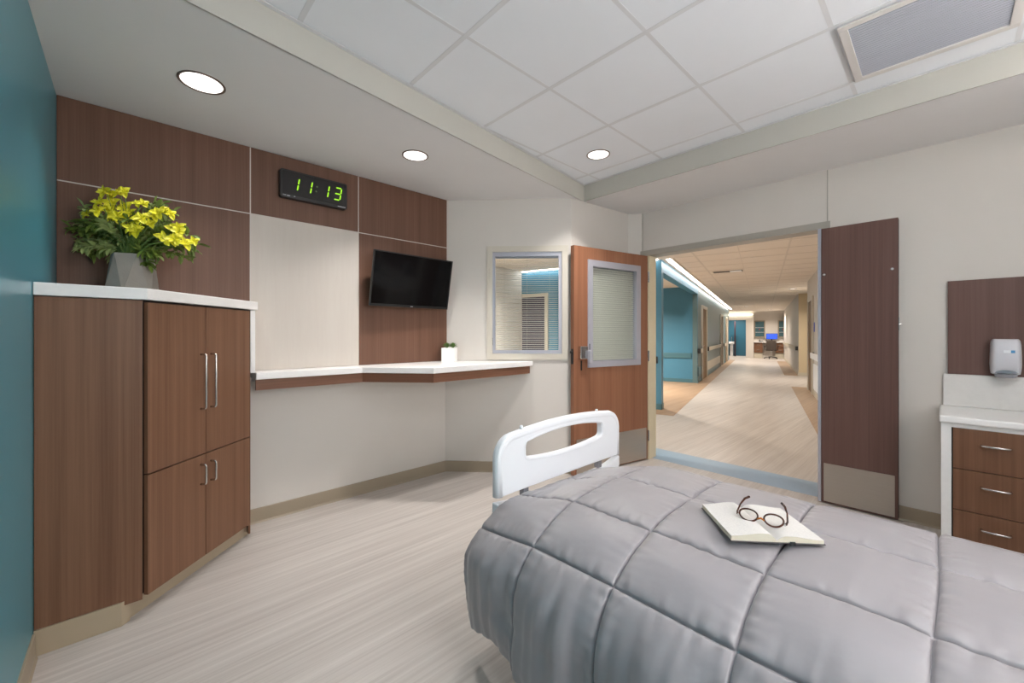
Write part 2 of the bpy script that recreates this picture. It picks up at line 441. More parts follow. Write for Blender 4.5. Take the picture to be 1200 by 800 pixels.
# push-pull hospital latch
bm = B(); fbox(bm, LD, .045, .135, -.045, 0, 1.075, 1.195); lt = obj('latch_case', bm, CHROME, d1, bevel=.008)
bm = B(); fbox(bm, LD, .125, .158, -.080, -.04, 1.035, 1.155); obj('push_paddle', bm, ALU, d1, bevel=.01)
bm = B(); fbox(bm, LD, .080, .095, -.004, 0, .97, 1.06); obj('latch_plate', bm, BLACK, d1)
bm = B(); fbox(bm, LD, -.004, 0, .008, .036, 1.03, 1.17); cyl(bm, (*LD(-.02, .022), 1.14), (*LD(0, .022), 1.14), .012); obj('strike_bolt', bm, BLACK, d1)
for z in (.25, 1.08, 1.90):
    bm = B(); p = LD(Ld+.012, -.004); cyl(bm, (*p, z-.055), (*p, z+.055), .009, 12); obj('hinge', bm, CHROME, d1)
# right leaf
bm = B(); box(bm, 3.903, 3.948, .215, .648, .010, 2.118)
d2 = struct('door_2', bm, WOODR, 'narrow dark wooden door leaf folded back against the cream wall', 'door', bevel=.0015)
obj('kick_plate', mbox(3.900, 3.903, .232, .632, .022, .312), STEEL, d2)
for y in (.630, .245):
    bm = B(); cyl(bm, (3.903, y, 1.762), (3.888, y, 1.762), .009, 16, .006); obj('door_stud', bm, WHITEP, d2, smooth=True)
bm = B(); box(bm, 3.918, 3.934, .211, .215, 1.33, 1.42); cyl(bm, (3.926, .211, 1.375), (3.926, .198, 1.375), .009, 10, .005); obj('edge_latch', bm, CHROME, d2)
obj('edge_strip', mbox(3.905, 3.946, .2135, .2155, .02, 2.11), WOODK, d2)
obj('hinge_strip', mbox(3.897, 3.925, .6485, .668, .012, 2.12), ALU, d2)

# ------------------------------------------------------------------ panelled wall
def panel(x0, x1, z0, z1, mat, label, name='wood_wall_panel', group='wall panels behind the desk and cabinet'):
    o = obj(name, mbox(x0, x1, 3.24, 3.259, z0, z1), mat, bevel=.001)
    tag(o, label, 'wall panel', group)
g = .0035
panel(-.278, .605-g, 2.125+g, 2.578, WOODP, 'dark walnut wall panel in the top left corner above the flowers')
panel(.605+g, 1.352-g, 2.125+g, 2.578, WOODP, 'dark walnut wall panel that carries the digital clock')
panel(1.352+g, 2.203, 2.125+g, 2.578, WOODP, 'dark walnut wall panel right of the clock, above the television')
panel(-.278, .605-g, 1.514, 2.125-g, WOODP, 'dark walnut wall panel right behind the vase of yellow flowers')
panel(.605+g, 1.352-g, 1.054, 2.125-g, OFFW, 'off-white wall panel between cabinet and television', 'linen_wall_panel')
panel(1.352+g, 2.203, 1.054, 2.125-g, WOODP, 'walnut wall panel behind the television')
bm = B()
box(bm, -.278, 2.20, 3.2415, 3.2605, 2.125-g, 2.125+g)
box(bm, .605-g, .605+g, 3.2415, 3.2605, 1.054, 2.578); box(bm, 1.352-g, 1.352+g, 3.2415, 3.2605, 1.054, 2.578)
struct('trim_9', bm, REVEAL)
struct('trim_10', mbox(2.2032, 2.2085, 3.238, 3.255, 1.054, S), REVEAL)

# ------------------------------------------------------------------ corner cabinet
cab = thing('corner_cabinet', 'tall brown wood-grain cabinet with an angled front in the left corner', 'cabinet', (.1, 2.9, 0))
D45 = FR(.056, 2.512, 45)     # a along the doors, b behind
kick = B(); prism(kick, [(-.278, 2.530), (-.026, 2.530), (.580, 3.125), (.580, 3.25), (-.278, 3.25)], 0, .100)
obj('toe_kick', kick, KICK, cab)
bm = B()
pts = [(-.278, 2.513), (-.022, 2.513)]
prism(bm, [(-.278, 2.513), (-.022, 2.513), (.006, 2.541), (.004, 2.546), (-.024, 2.528), (-.278, 2.528)], 0, .104); obj('base_cove', bm, KICK, cab)
bm = B(); prism(bm, [(-.276, 2.545), (.05, 2.545), (.572, 3.065), (.572, 3.238), (-.276, 3.238)], .102, 1.458); obj('carcass', bm, WOODK, cab)
obj('side_panel', mbox(-.278, .047, 2.522, 2.544, .085, 1.457), WOODC, cab, bevel=.001)
def cab_door(a0, a1, z0, z1, hs, hz0, hz1):
    bm = B(); fbox(bm, D45, a0, a1, 0, .020, z0, z1)
    d = obj('door', bm, WOODC, cab, bevel=.0012)
    bm = B()
    p = lambda b, z: (*D45(hs, b), z)
    r = .012; pts = [p(.001, hz1-.006), p(-.030+r, hz1-.006)]
    for k in range(1, 5): t = pi/2*k/4; pts.append(p(-.030+r-r*sin(t), hz1-.006-r+r*cos(t)))
    for k in range(0, 5): t = pi/2*k/4; pts.append(p(-.030+r-r*cos(t), hz0+.006+r-r*sin(t)))
    pts.append(p(.001, hz0+.006))
    tube(bm, pts, .0055, 10); obj('handle', bm, CHROME, d, smooth=True)
cab_door(.014, .3545, .656, 1.449, .322, .895, 1.200)
cab_door(.3585, .712, .656, 1.449, .392, .895, 1.200)
cab_door(.014, .3545, .098, .650, .322, .490, .608)
cab_door(.3585, .712, .098, .650, .392, .490, .608)
obj('end_panel', mbox(.574, .600, 3.07, 3.238, 1.053, 1.458), SOLID, cab)
obj('lower_end_panel', mbox(.560, .572, 3.062, 3.25, .02, 1.006), WOODC, cab)
bm = B(); prism(bm, [(-.2785, 2.500), (.064, 2.500), (.614, 3.060), (.614, 3.238), (-.2785, 3.238)], 1.460, 1.512)
tag(obj('cabinet_worktop', bm, SOLID, bevel=.004), 'white solid worktop with an angled front edge on the tall corner cabinet', 'worktop')

# ------------------------------------------------------------------ wall desk
desk = thing('wall_desk', 'white topped wall-hung desk with a wooden apron under the television', 'desk', (1.5, 3.0, .937))
fp = [(.603, 3.055), (1.300, 3.040), (1.668, 2.622), (2.768, 2.648)]
bm = B(); prism(bm, fp+[(2.195, 3.25), (2.19, 3.238), (.603, 3.238)], 1.007, 1.053); obj('desk_top', bm, SOLID, desk, bevel=.004)
ap = [(.603, 3.067), (1.305, 3.052), (1.674, 2.636), (2.740, 2.661)]
ib = [(.603, 3.087), (1.313, 3.072), (1.683, 2.656), (2.722, 2.681)]
bm = B(); prism(bm, ap+ib[::-1], .937, 1.006); obj('apron', bm, WOODH, desk)
bm = B(); prism(bm, [(.61, 3.10), (1.33, 3.09), (1.70, 2.68), (2.70, 2.70), (2.20, 3.23), (.61, 3.23)], .985, 1.006); obj('sub_top', bm, SOLID, desk)

# ------------------------------------------------------------------ clock
ck = thing('wall_clock', 'black digital wall clock showing 11:13 in green digits', 'clock', (1.009, 3.24, 2.275))
bm = B(); pts = [(1.009+x, 2.374+z) for x, z in rrect(.468, .200, .016, 5)]
plate(bm, pts, 3.192, 3.240); obj('clock_case', bm, BLACK, ck, bevel=.004)
bm = B(); pts = [(1.009+x, 2.379+z) for x, z in rrect(.440, .165, .008, 3)]
plate(bm, pts, 3.189, 3.1915); obj('clock_face', bm, plain('clock_lens', srgb(33, 31, 33), .25), ck)
def digit(x, segs):
    bm = B(); h, w, t = .091, .046, .0085; z0 = 2.334; sl = .17
    def seg(p, q):
        (xa, za), (xb, zb) = p, q
        dx, dz = xb-xa, zb-za; L = math.hypot(dx, dz); ux, uz = dx/L, dz/L; gp = .003
        xa += ux*gp; za += uz*gp; xb -= ux*gp; zb -= uz*gp
        nx, nz = -uz*t/2, ux*t/2
        pl = [(xa, za), (xa+ux*t/2+nx, za+uz*t/2+nz), (xb-ux*t/2+nx, zb-uz*t/2+nz), (xb, zb), (xb-ux*t/2-nx, zb-uz*t/2-nz), (xa+ux*t/2-nx, za+uz*t/2-nz)]
        plate(bm, [(x+a+(c)*sl, z0+c) for a, c in pl], 3.1875, 3.1888)
    P = {'a': ((0, h), (w, h)), 'g': ((0, h/2), (w, h/2)), 'd': ((0, 0), (w, 0)), 'b': ((w, h), (w, h/2)), 'c': ((w, h/2), (w, 0)), 'f': ((0, h), (0, h/2)), 'e': ((0, h/2), (0, 0))}
    for s in segs: seg(*P[s])
    return bm
for x, s in ((.838, 'bc'), (.926, 'bc'), (1.047, 'bc'), (1.138, 'abgcd')):
    obj('digit', digit(x, s), GLED, ck)
for x, z in ((1.019, 2.397), (1.013, 2.361)):
    bm = B(); cyl(bm, (x, 3.1888, z), (x, 3.1875, z), .006, 12); obj('colon_dot', bm, GLED2, ck)
MARK = plain('pale_print', srgb(190, 190, 196), .5)
for x0, x1, z in ((.792, .812, 2.2875), (.818, .838, 2.286), (.862, .872, 2.2875), (1.170, 1.228, 2.285)): obj('maker_print', mbox(x0, x1, 3.1905, 3.1918, z, z+.005), MARK, ck)

# ------------------------------------------------------------------ television
tv = thing('wall_television', 'black flat television on a wall arm, tilted down over the desk', 'television', (1.772, 3.24, 1.53))
Rt = Matrix.Translation((1.772, 3.10, 1.751)) @ Matrix.Rotation(.039, 4, 'Z') @ Matrix.Rotation(.192, 4, 'X')
def tvp(name, bm, mat, par, **k):
    bm.transform(Rt); return obj(name, bm, mat, par, **k)
W2, H2 = .3805, .2215
bm = B(); frame_plate(bm, None or (lambda a, b: (a, b)), -W2, W2, -H2, H2, (.010, .010, .019, .010), -.006, .012); bz = tvp('bezel', bm, BLACK, tv, bevel=.002)
tvp('screen', mbox(-W2+.009, W2-.009, -.002, .002, -H2+.018, H2-.009), SCREEN, tv)
tvp('back_shell', mbox(-W2+.02, W2-.02, .012, .045, -H2+.02, H2-.02), BLACK, tv, bevel=.01)
tvp('logo', mbox(-.012, .012, -.0075, -.006, -H2+.006, -H2+.012), MARK, bz)
bm = B(); box(bm, -.10, .10, .045, .058, -.10, .10); box(bm, -.03, .03, .055, .085, -.05, .05); tvp('mount_plate', bm, BLACK, tv)
bm = B(); box(bm, 1.70, 1.84, 3.222, 3.240, 1.62, 1.86); box(bm, 1.755, 1.785, 3.16, 3.225, 1.70, 1.79); obj('wall_bracket', bm, BLACK, tv)

# ------------------------------------------------------------------ small planter with succulent on the desk
pl = thing('succulent_planter', 'small white cube planter with two green succulents at the end of the desk', 'plant pot', (2.145, 3.110, 1.053), radians(-45))
bm = B(); s = .0625
box(bm, -s, s, -s, s, 0, .110)
frame = [(-s, -s), (s, -s), (s, s), (-s, s)]
prism(bm, [(-s, -s), (s, -s), (s, -s+.008), (-s, -s+.008)], .110, .128); prism(bm, [(-s, s-.008), (s, s-.008), (s, s), (-s, s)], .110, .128)
prism(bm, [(-s, -s+.008), (-s+.008, -s+.008), (-s+.008, s-.008), (-s, s-.008)], .110, .128); prism(bm, [(s-.008, -s+.008), (s, -s+.008), (s, s-.008), (s-.008, s-.008)], .110, .128)
obj('pot', bm, SOLID, pl, local=True, bevel=.002)
def leaf_geo(bm, base, d, up, L, w, curl=.2, seg=4, thick=0, fold=.25):
    """a pointed leaf with a fold along its midrib"""
    d = Vector(d).normalized(); up = Vector(up); side = d.cross(up)
    if side.length < 1e-3: side = d.orthogonal()
    side.normalize(); nn = side.cross(d).normalized()
    rows = []
    for i in range(seg+1):
        t = i/seg; ww = w*sin(pi*min(1, t*.94+.05))**.8*(1 if t < .99 else .05)
        c = Vector(base)+d*(L*t)-nn*(curl*L*t*t)
        rows.append((bm.verts.new(c+side*ww/2+nn*ww*fold), bm.verts.new(c), bm.verts.new(c-side*ww/2+nn*ww*fold)))
    for a, b in zip(rows, rows[1:]):
        bm.faces.new((a[0], a[1], b[1], b[0])); bm.faces.new((a[1], a[2], b[2], b[1]))
for cx, cy in ((-.024, -.004), (.030, .006)):
    bm = B()
    for k in range(34):
        el = radians(12+70*(k/34)); az = k*2.4; L = .056-.018*(k/34)
        d = (cos(el)*cos(az), cos(el)*sin(az), sin(el))
        leaf_geo(bm, (cx, cy, .128+.008*(k/34)), d, (0, 0, 1), L, .015, curl=-.15)
    cyl(bm, (cx, cy, .105), (cx, cy, .138), .010, 10)
    obj('succulent', bm, SUCC, pl, local=True)

# ------------------------------------------------------------------ vase and bouquet
VX, VY, VZ = .018, 2.985, 1.512
bm = B(); n = 6
RB, RT_, H = .112, .092, .212
lo = [bm.verts.new((VX+RB*cos(2*pi*(i+.15)/n), VY+RB*sin(2*pi*(i+.15)/n), VZ)) for i in range(n)]
hi = [bm.verts.new((VX+RT_*cos(2*pi*(i+.65)/n), VY+RT_*sin(2*pi*(i+.65)/n), VZ+H)) for i in range(n)]
ih = [bm.verts.new((VX+(RT_-.012)*cos(2*pi*(i+.65)/n), VY+(RT_-.012)*sin(2*pi*(i+.65)/n), VZ+H)) for i in range(n)]
il = [bm.verts.new((VX+(RT_-.012)*cos(2*pi*(i+.65)/n), VY+(RT_-.012)*sin(2*pi*(i+.65)/n), VZ+H-.06)) for i in range(n)]
bm.faces.new(lo[::-1]); bm.faces.new(il)
for i in range(n):
    j = (i+1) % n
    bm.faces.new((lo[i], lo[j], hi[i])); bm.faces.new((lo[j], hi[j], hi[i]))
    bm.faces.new((hi[i], hi[j], ih[j], ih[i])); bm.faces.new((ih[i], ih[j], il[j], il[i]))
tag(obj('faceted_vase', bm, CONC), 'grey concrete vase with triangular facets on the tall cabinet', 'vase')

bq = thing('flower_bouquet', 'bouquet of yellow blooms and green foliage standing in the grey vase', 'flowers', (VX, VY, VZ+H-.02))
# lateral axis (towards the room's right) and depth axis
LA = Vector((.727, -.686, 0)); DA = Vector((.686, .727, 0))
org = Vector((VX, VY, VZ+H-.03))
def P3(a, d, h): return Vector((VX, VY, 0))+LA*a+DA*d+Vector((0, 0, h))
def clampw(p):
    p.x = max(p.x, -.255); p.y = min(p.y, 3.215); return p
leafbm, leafbm2, stembm = B(), B(), B()
def sprig(tip, nleaf, L, w, bm, spread=.9, start=.3, bare=False):
    base = org+Vector((random.uniform(-.04, .04), random.uniform(-.04, .04), 0))
    mid = base.lerp(tip, .45)+Vector((0, 0, .35*abs((tip-base).to_2d().length)))
    pts = []
    for i in range(9):
        t = i/8; pts.append((base*(1-t)**2+mid*2*t*(1-t)+tip*t*t))
    pts = [clampw(p) if p.z > VZ+H else p for p in pts]
    tube(stembm, pts, [.0026-.0015*i/8 for i in range(9)], 6)
    if bare: return pts
    for k in range(nleaf):
        t = start+(1-start)*k/max(1, nleaf-1)
        i = min(7, int(t*8)); p = pts[i].lerp(pts[i+1], t*8-i); d = (pts[i+1]-pts[i]).normalized()
        side = Vector((random.gauss(0, 1), random.gauss(0, 1), random.gauss(0, .6))).normalized()
        dd = (d*(.7 if k < nleaf-1 else 3)+side*spread).normalized()
        q = p+dd*L
        if q.x < -.262 or q.y > 3.222: dd.x = abs(dd.x); dd.y = -abs(dd.y); dd.normalize()
        leaf_geo(bm, p, dd, (0, 0, 1), L*random.uniform(.75, 1.15), w*random.uniform(.8, 1.2), curl=random.uniform(0, .3))
    return pts
def hgt(py, t=2.2): return 1.3+(392-py)*t/476.6
def lat(px, t=2.2): return (px-156)*t/476.6
# foliage tips: lateral, height from the photograph's silhouette, at assorted depths
left_tips = [(74, 270), (78, 283), (88, 262), (95, 298), (92, 255+18), (104, 262), (108, 303), (112, 252), (118, 280), (122, 296), (120, 250), (128, 268), (130, 305), (100, 285), (112, 292), (136, 256), (84, 292), (138, 285), (145, 270)]
for (px, py) in left_tips:
    tip = clampw(P3(lat(px), random.uniform(-.03, .12) if px < 110 else random.uniform(-.12, .12), hgt(py)))
    sprig(tip, 30, .054, .025, random.choice((leafbm, leafbm2, leafbm2)), spread=.8, start=.40)
right_tips = [(215, 292), (222, 284), (208, 300), (196, 303), (188, 300), (180, 312), (182, 288), (200, 262), (206, 272), (190, 268), (174, 290), (212, 276), (228, 278)]
for (px, py) in right_tips:
    tip = clampw(P3(lat(px), random.uniform(-.14, .10), hgt(py)))
    sprig(tip, 26, .052, .024, random.choice((leafbm, leafbm, leafbm2)), spread=.75, start=.35)
mid_tips = [(150, 250), (160, 240), (166, 262), (172, 250), (180, 256), (146, 268), (158, 278), (170, 280), (188, 244), (163, 232), (210, 246)]
for (px, py) in mid_tips:
    sprig(clampw(P3(lat(px), random.uniform(-.12, .12), hgt(py))), 24, .052, .024, random.choice((leafbm, leafbm2)), spread=.9, start=.3)
obj('foliage', leafbm, LEAF, bq); obj('pale_foliage', leafbm2, LEAF2, bq)
def bloom(c, d, r):
    bm = B(); d = d.normalized(); u = d.orthogonal().normalized(); v = d.cross(u)
    for k in range(6):
        a = pi/3*k+random.uniform(-.15, .15); o_ = (u*cos(a)+v*sin(a))
        leaf_geo(bm, c-d*r*.25, (o_*(1.0 if k % 2 else .6)+d*random.uniform(.4, .8)), d, r*random.uniform(.95, 1.2), r*(.85 if k % 2 else .55), curl=.45 if k % 2 else .1, seg=6, fold=.22)
    for k in range(5):
        a = random.uniform(0, 6.28); q = c+(u*cos(a)+v*sin(a))*r*.18+d*r*.6
        tube(bm, [c-d*r*.2, q], .0012, 5)
    cyl(bm, c-d*r*.5, c-d*r*.1, .002, 8, .007)
    return bm
blooms = [(149, 228, .030), (157, 226, .028), (143, 240, .028), (149, 238, .030), (157, 241, .032), (143, 250, .028), (150, 252, .032), (157, 254, .032), (166, 257, .026), (163, 247, .024),
          (171, 236, .020), (179, 236, .024), (199, 243, .028), (203, 250, .026), (184, 250, .026), (182, 257, .028), (191, 258, .026), (176, 268, .030), (183, 272, .030), (201, 276, .030),
          (217, 264, .026), (220, 270, .024), (224, 281, .030), (229, 284, .028), (214, 282, .024), (124, 252, .022), (174, 257, .022)]
for px, py, r in blooms:
    c = P3(lat(px), random.uniform(-.13, -.04), hgt(py, 2.1))
    d = Vector((.3*LA.x*(lat(px)*6), .3*LA.y*(lat(px)*6), .35))-DA*.8+Vector((random.uniform(-.3, .3), random.uniform(-.3, .3), random.uniform(-.2, .3)))
    sprig(c, 0, 0, 0, leafbm, bare=True) if False else None
    base = org+Vector((random.uniform(-.03, .03), random.uniform(-.03, .03), 0))
    tube(stembm, [base, base.lerp(c, .5)+Vector((0, 0, .03)), c-d.normalized()*r*.5], .002, 6)
    obj('bloom', bloom(c, d, r*1.3), PETAL, bq)
    if r > .025:
        c2 = c+LA*random.uniform(-.03, .03)+Vector((0, 0, random.uniform(-.03, .02)))+DA*random.uniform(-.01, .04); d2 = d+LA*random.uniform(-.8, .8)+Vector((0, 0, random.uniform(-.4, .4)))
        tube(stembm, [base, base.lerp(c2, .5)+Vector((0, 0, .03)), c2-d2.normalized()*r*.5], .002, 6)
        obj('bloom', bloom(c2, d2, r*1.1), PETAL, bq)
obj('stems', stembm, STEM, bq)

# ------------------------------------------------------------------ downlights
LAMPOBJ = []
def downlight(x, y, z, r, label, power, group='recessed round downlights', spread=105, col=(1, .96, .92), tree=True):
    t = thing('downlight', label, 'ceiling light', (x, y, z), 0, group)
    bm = B(); n = 40
    o0 = []
    for rr, zz in ((r, 0), (r, -.004), (r*.93, -.006), (r*.88, -.003), (r*.88, 0)):
        o0.append([bm.verts.new((rr*cos(2*pi*i/n), rr*sin(2*pi*i/n), zz)) for i in range(n)])
    for a, b in zip(o0, o0[1:]):
        for i in range(n): bm.faces.new((a[i], a[(i+1) % n], b[(i+1) % n], b[i]))
    obj('trim_ring', bm, plain('bronze_ring', srgb(118, 100, 90), .35, metal=.4) if 'bronze_ring' not in MATS else MATS['bronze_ring'], t, local=True, smooth=True)
    bm = B(); cyl(bm, (0, 0, -.0025), (0, 0, -.001), r*.885, n); obj('lens', bm, LAMP, t, local=True)
    L = bpy.data.lights.new('downlight_lamp', 'AREA'); L.shape = 'DISK'; L.size = r*1.6; L.energy = power; L.color = col
    L.spread = radians(spread)
    lo = bpy.data.objects.new('downlight_lamp', L); COL.objects.link(lo); lo.parent = t; lo.location = (0, 0, -.010)
    return t
downlight(.272, 2.585, S, .100, 'lit round downlight above the flowers, leftmost in the lowered ceiling', 1.5)
downlight(1.492, 2.590, S, .092, 'lit round downlight in the lowered ceiling near the clock', 4.8)
downlight(2.730, 1.890, C, .092, 'lit round downlight in a ceiling tile before the doors', 6)

# ribbed square panel in the tile ceiling
vt = thing('ceiling_vent', 'square ribbed grey panel in a beige frame in the tiled ceiling', 'ceiling panel', (2.705, .04, C))
bm = B(); XA, XB, YA, YB = 2.412, 2.993, -.245, .340
box(bm, XA, XA+.034, YA, YB, C-.014, C-.004); box(bm, XB-.034, XB, YA, YB, C-.014, C-.004)
box(bm, XA+.034, XB-.034, YA, YA+.034, C-.014, C-.004); box(bm, XA+.034, XB-.034, YB-.034, YB, C-.014, C-.004)
obj('frame', bm, plain('beige_frame', srgb(218, 213, 209), .4), vt, bevel=.002)
bm = B(); nr = 26; w = (XB-XA-.068)/nr
for i in range(nr):
    x = XA+.034+i*w
    prism_pts = [(x, C-.006), (x+w*.3, C-.0115), (x+w, C-.006)]
    v0 = [bm.verts.new((a, YA+.034, b)) for a, b in prism_pts]; v1 = [bm.verts.new((a, YB-.034, b)) for a, b in prism_pts]
    bm.faces.new((v0[0], v0[1], v1[1], v1[0])); bm.faces.new((v0[1], v0[2], v1[2], v1[1]))
obj('ribbed_lens', bm, plain('ribbed_grey', srgb(182, 184, 192), .2, metal=.3), vt)

# ------------------------------------------------------------------ lit panels over the bed, out of view, added to fill the room with light
def fill_panel(x0, x1, y0, y1, label):
    t = thing('added_ceiling_light', label, 'ceiling light', ((x0+x1)/2, (y0+y1)/2, C), 0, 'added fill panels over the bed')
    bm = B()
    box(bm, x0+.01, x0+.035, y0+.01, y1-.01, C-.012, C-.004); box(bm, x1-.035, x1-.01, y0+.01, y1-.01, C-.012, C-.004)
    box(bm, x0+.035, x1-.035, y0+.01, y0+.035, C-.012, C-.004); box(bm, x0+.035, x1-.035, y1-.035, y1-.01, C-.012, C-.004)
    obj('frame', bm, TBAR, t)
    obj('diffuser', mbox(x0+.035, x1-.035, y0+.035, y1-.035, C-.009, C-.005), FILLT, t)
    return t
fill_panel(.572, 1.182, -.86, .36, 'added long fill panel in the ceiling over the foot side of the bed')
fill_panel(1.791, 2.401, -1.18, -.25-.0, 'added long fill panel in the ceiling over the far side of the bed')

ob = thing('added_overbed_light', 'added long white over-bed fill light above the headboard', 'wall light', (2.15, -1.3, 1.90))  # unseen wall lamp, added to brighten the ceiling and the room
obj('housing', mbox(1.62, 2.70, -1.30, -1.17, 1.90, 1.975), WHITEP, ob, bevel=.006)
obj('fill_uplight_lens', mbox(1.65, 2.67, -1.285, -1.185, 1.976, 1.982), FILLT2, ob)
obj('fill_downlight_lens', mbox(1.65, 2.67, -1.285, -1.185, 1.893, 1.899), FILLT, ob)

# ------------------------------------------------------------------ wash counter on the right wall
vc = thing('vanity_cabinet', 'white framed drawer unit with brown wood-grain drawers against the right wall', 'cabinet', (3.7, -.5, 0))
X0 = 3.44
bm = B()
box(bm, X0, 3.953, -.033, .008, 0, .793)
box(bm, X0, X0+.03, -1.28, -.033, .770, .793)
obj('white_frame', bm, SOLID, vc)
obj('carcass', mbox(X0+.022, 3.953, -1.28, -.036, .0, .768), WOODK, vc)
dz = [(.540, .768), (.306, .536), (.072, .302)]
for ci, (ya, yb) in enumerate(((-.037, -.37), (-.374, -.70), (-.704, -1.04))):
    for za, zb in dz:
        d = obj('drawer', mbox(X0-.001, X0+.020, yb+.002, ya-.002, za, zb), WOODC, vc, bevel=.001)
        yc = (ya+yb)/2+.006; zc = zb-.082
        bm = B(); tube(bm, [(X0, yc+.052, zc), (X0-.018, yc+.052, zc), (X0-.026, yc+.044, zc), (X0-.028, yc, zc), (X0-.026, yc-.044, zc), (X0-.018, yc-.052, zc), (X0, yc-.052, zc)], .0058, 10)
        obj('handle', bm, CHROME, d, smooth=True)
obj('toe_kick', mbox(X0+.03, X0+.04, -1.28, -.033, 0, .07), KICK, vc)
bm = B(); prism(bm, [(3.418, .016), (3.952, .016), (3.952, -1.29), (3.418, -1.29)], .794, .834)
tag(obj('vanity_worktop', bm, SOLID, bevel=.010), 'white rounded-edge worktop on the drawer unit by the right wall', 'worktop')
tag(obj('backsplash', mbox(3.930, 3.953, -1.29, .0, .835, 1.041), SPLASH, bevel=.003), 'low white splashback standing on the worktop below the wooden panel', 'splashback')
tag(obj('wood_wall_panel', mbox(3.936, 3.954, -1.29, -.021, 1.043, 1.652), WOODR, bevel=.001), 'greyish brown wood panel on the right wall behind the soap dispenser', 'wall panel')

# soap dispenser
sd = thing('soap_dispenser', 'pale grey wall-mounted soap dispenser on the brown wood panel', 'dispenser', (3.936, -.262, 1.045))
bm = B()
prof = [(0, 1.058, .056), (.0, 1.262, .054)]
rows = []
yc = -.262
for zz, hw, dep in ((1.060, .058, .070), (1.080, .061, .086), (1.12, .063, .098), (1.18, .062, .102), (1.24, .060, .094), (1.262, .057, .084), (1.273, .050, .070)):
    ring = []
    for k in range(13):
        a = pi*k/12
        ca = math.copysign(abs(cos(a))**.35, cos(a)); sa = abs(sin(a))**.45
        ring.append(bm.verts.new((3.936-dep*sa, yc+hw*ca, zz)))
    rows.append(ring)
for a, b in zip(rows, rows[1:]):
    for k in range(12): bm.faces.new((a[k], a[k+1], b[k+1], b[k]))
    bm.faces.new((a[12], a[0], b[0], b[12]))
bm.faces.new(rows[0][::-1]); bm.faces.new(rows[-1])
obj('housing', bm, GREYP, sd, smooth=True, bevel=.002)
bm = B()
cyl(bm, (3.882, yc, 1.061), (3.882, yc, 1.040), .050, 24, .040)
for v in bm.verts: v.co.x = 3.882+(v.co.x-3.882)*.85
obj('nozzle_cover', bm, GREYM, sd, smooth=False)
bm = B()
# arched recess lip
pts = [(3.936-.0995, yc+.046*cos(pi*k/12), 1.066+.020*sin(pi*k/12)) for k in range(13)]
obj('recess', (lambda b: ([b.faces.new([b.verts.new((3.936-.0925-.0, p[1], p[2])) for p in pts])], b)[1])(bm), GREYM, sd)
obj('label_white', mbox(3.8325, 3.8345, yc-.016, yc+.012, 1.190, 1.206), WHITEP, sd)
obj('label_blue', mbox(3.8327, 3.8347, yc-.032, yc-.016, 1.190, 1.206), plain('label_blue', srgb(80, 150, 200), .4), sd)

# ------------------------------------------------------------------ hospital bed
bed = thing('hospital_bed', 'hospital bed with a white moulded footboard, under the grey quilt', 'bed', (1.655, .25, 0))
CX = 1.655
# footboard: outline in (x, z)
def arch(x): return .874-.085*((x-CX)/.49)**2*.35
out = []
NL = 48
def fb_outline():
    pts = []
    L, R_ = 1.170, 2.142
    # bottom from right to left then up
    pts += [(R_, .585)]
    pts += [(R_, .72)]
    for k in range(0, 9):
        a = radians(90*k/8); pts.append((R_-.100+.100*cos(a), .748+.103*sin(a)))
    for k in range(1, 12):
        x = (R_-.100)+((L+.100)-(R_-.100))*k/12; pts.append((x, .851+.023*(1-((x-CX)/.386)**2)))
    for k in range(0, 9):
        a = radians(90+90*k/8); pts.append((L+.100+.100*cos(a), .748+.103*sin(a)))
    pts += [(L, .72), (L, .585)]
    for k in range(1, 8):
        x = L+(R_-L)*k/8; pts.append((x, .585-.0*k))
    return pts
OUT = fb_outline()
XL, XR, HC = 1.348, 1.962, .766
def hole_loop():
    top = lambda x: .826-.026*((x-CX)/.30)**2
    bot = lambda x: .706+.020*((x-CX)/.30)**2
    L = []
    r = .026
    for k in range(7): a = radians(90*k/6); L.append((XR-r+r*cos(a), top(XR-r)-r+r*sin(a)))
    for k in range(1, 14): x = (XR-r)+(XL-XR+2*r)*k/14; L.append((x, top(x)))
    for k in range(7): a = radians(90+90*k/6); L.append((XL+r+r*cos(a), top(XL+r)-r+r*sin(a)))
    for k in range(7): a = radians(180+90*k/6); L.append((XL+r+r*cos(a), bot(XL+r)+r+r*sin(a)))
    for k in range(1, 14): x = (XL+r)+(XR-XL-2*r)*k/14; L.append((x, bot(x)))
    for k in range(7): a = radians(270+90*k/6); L.append((XR-r+r*cos(a), bot(XR-r)+r+r*sin(a)))
    return L
HOLE = hole_loop()
def ray_hit(loop, a):
    dx, dz = cos(a), sin(a); best = None
    for (x0, z0), (x1, z1) in zip(loop, loop[1:]+loop[:1]):
        ex, ez = x1-x0, z1-z0; det = dx*(-ez)+ex*dz
        if abs(det) < 1e-12: continue
        rx, rz = x0-CX, z0-HC
        t = (rx*(-ez)+ex*rz)/det; u = (dx*rz-dz*rx)/det
        if t > 0 and -1e-6 <= u <= 1+1e-6 and (best is None or t > best): best = t
    return (CX+dx*best, HC+dz*best)
angs = sorted({round(math.atan2(z-HC, x-CX) % (2*pi), 5) for x, z in OUT+HOLE})
bm = B(); plate(bm, [ray_hit(OUT, a) for a in angs], 1.330, 1.372, [ray_hit(HOLE, a) for a in angs])
fb = obj('footboard', bm, WHITEP, bed, bevel=.010)
for p in fb.data.polygons: p.use_smooth = True
fb.modifiers['bevel'].harden_normals = True
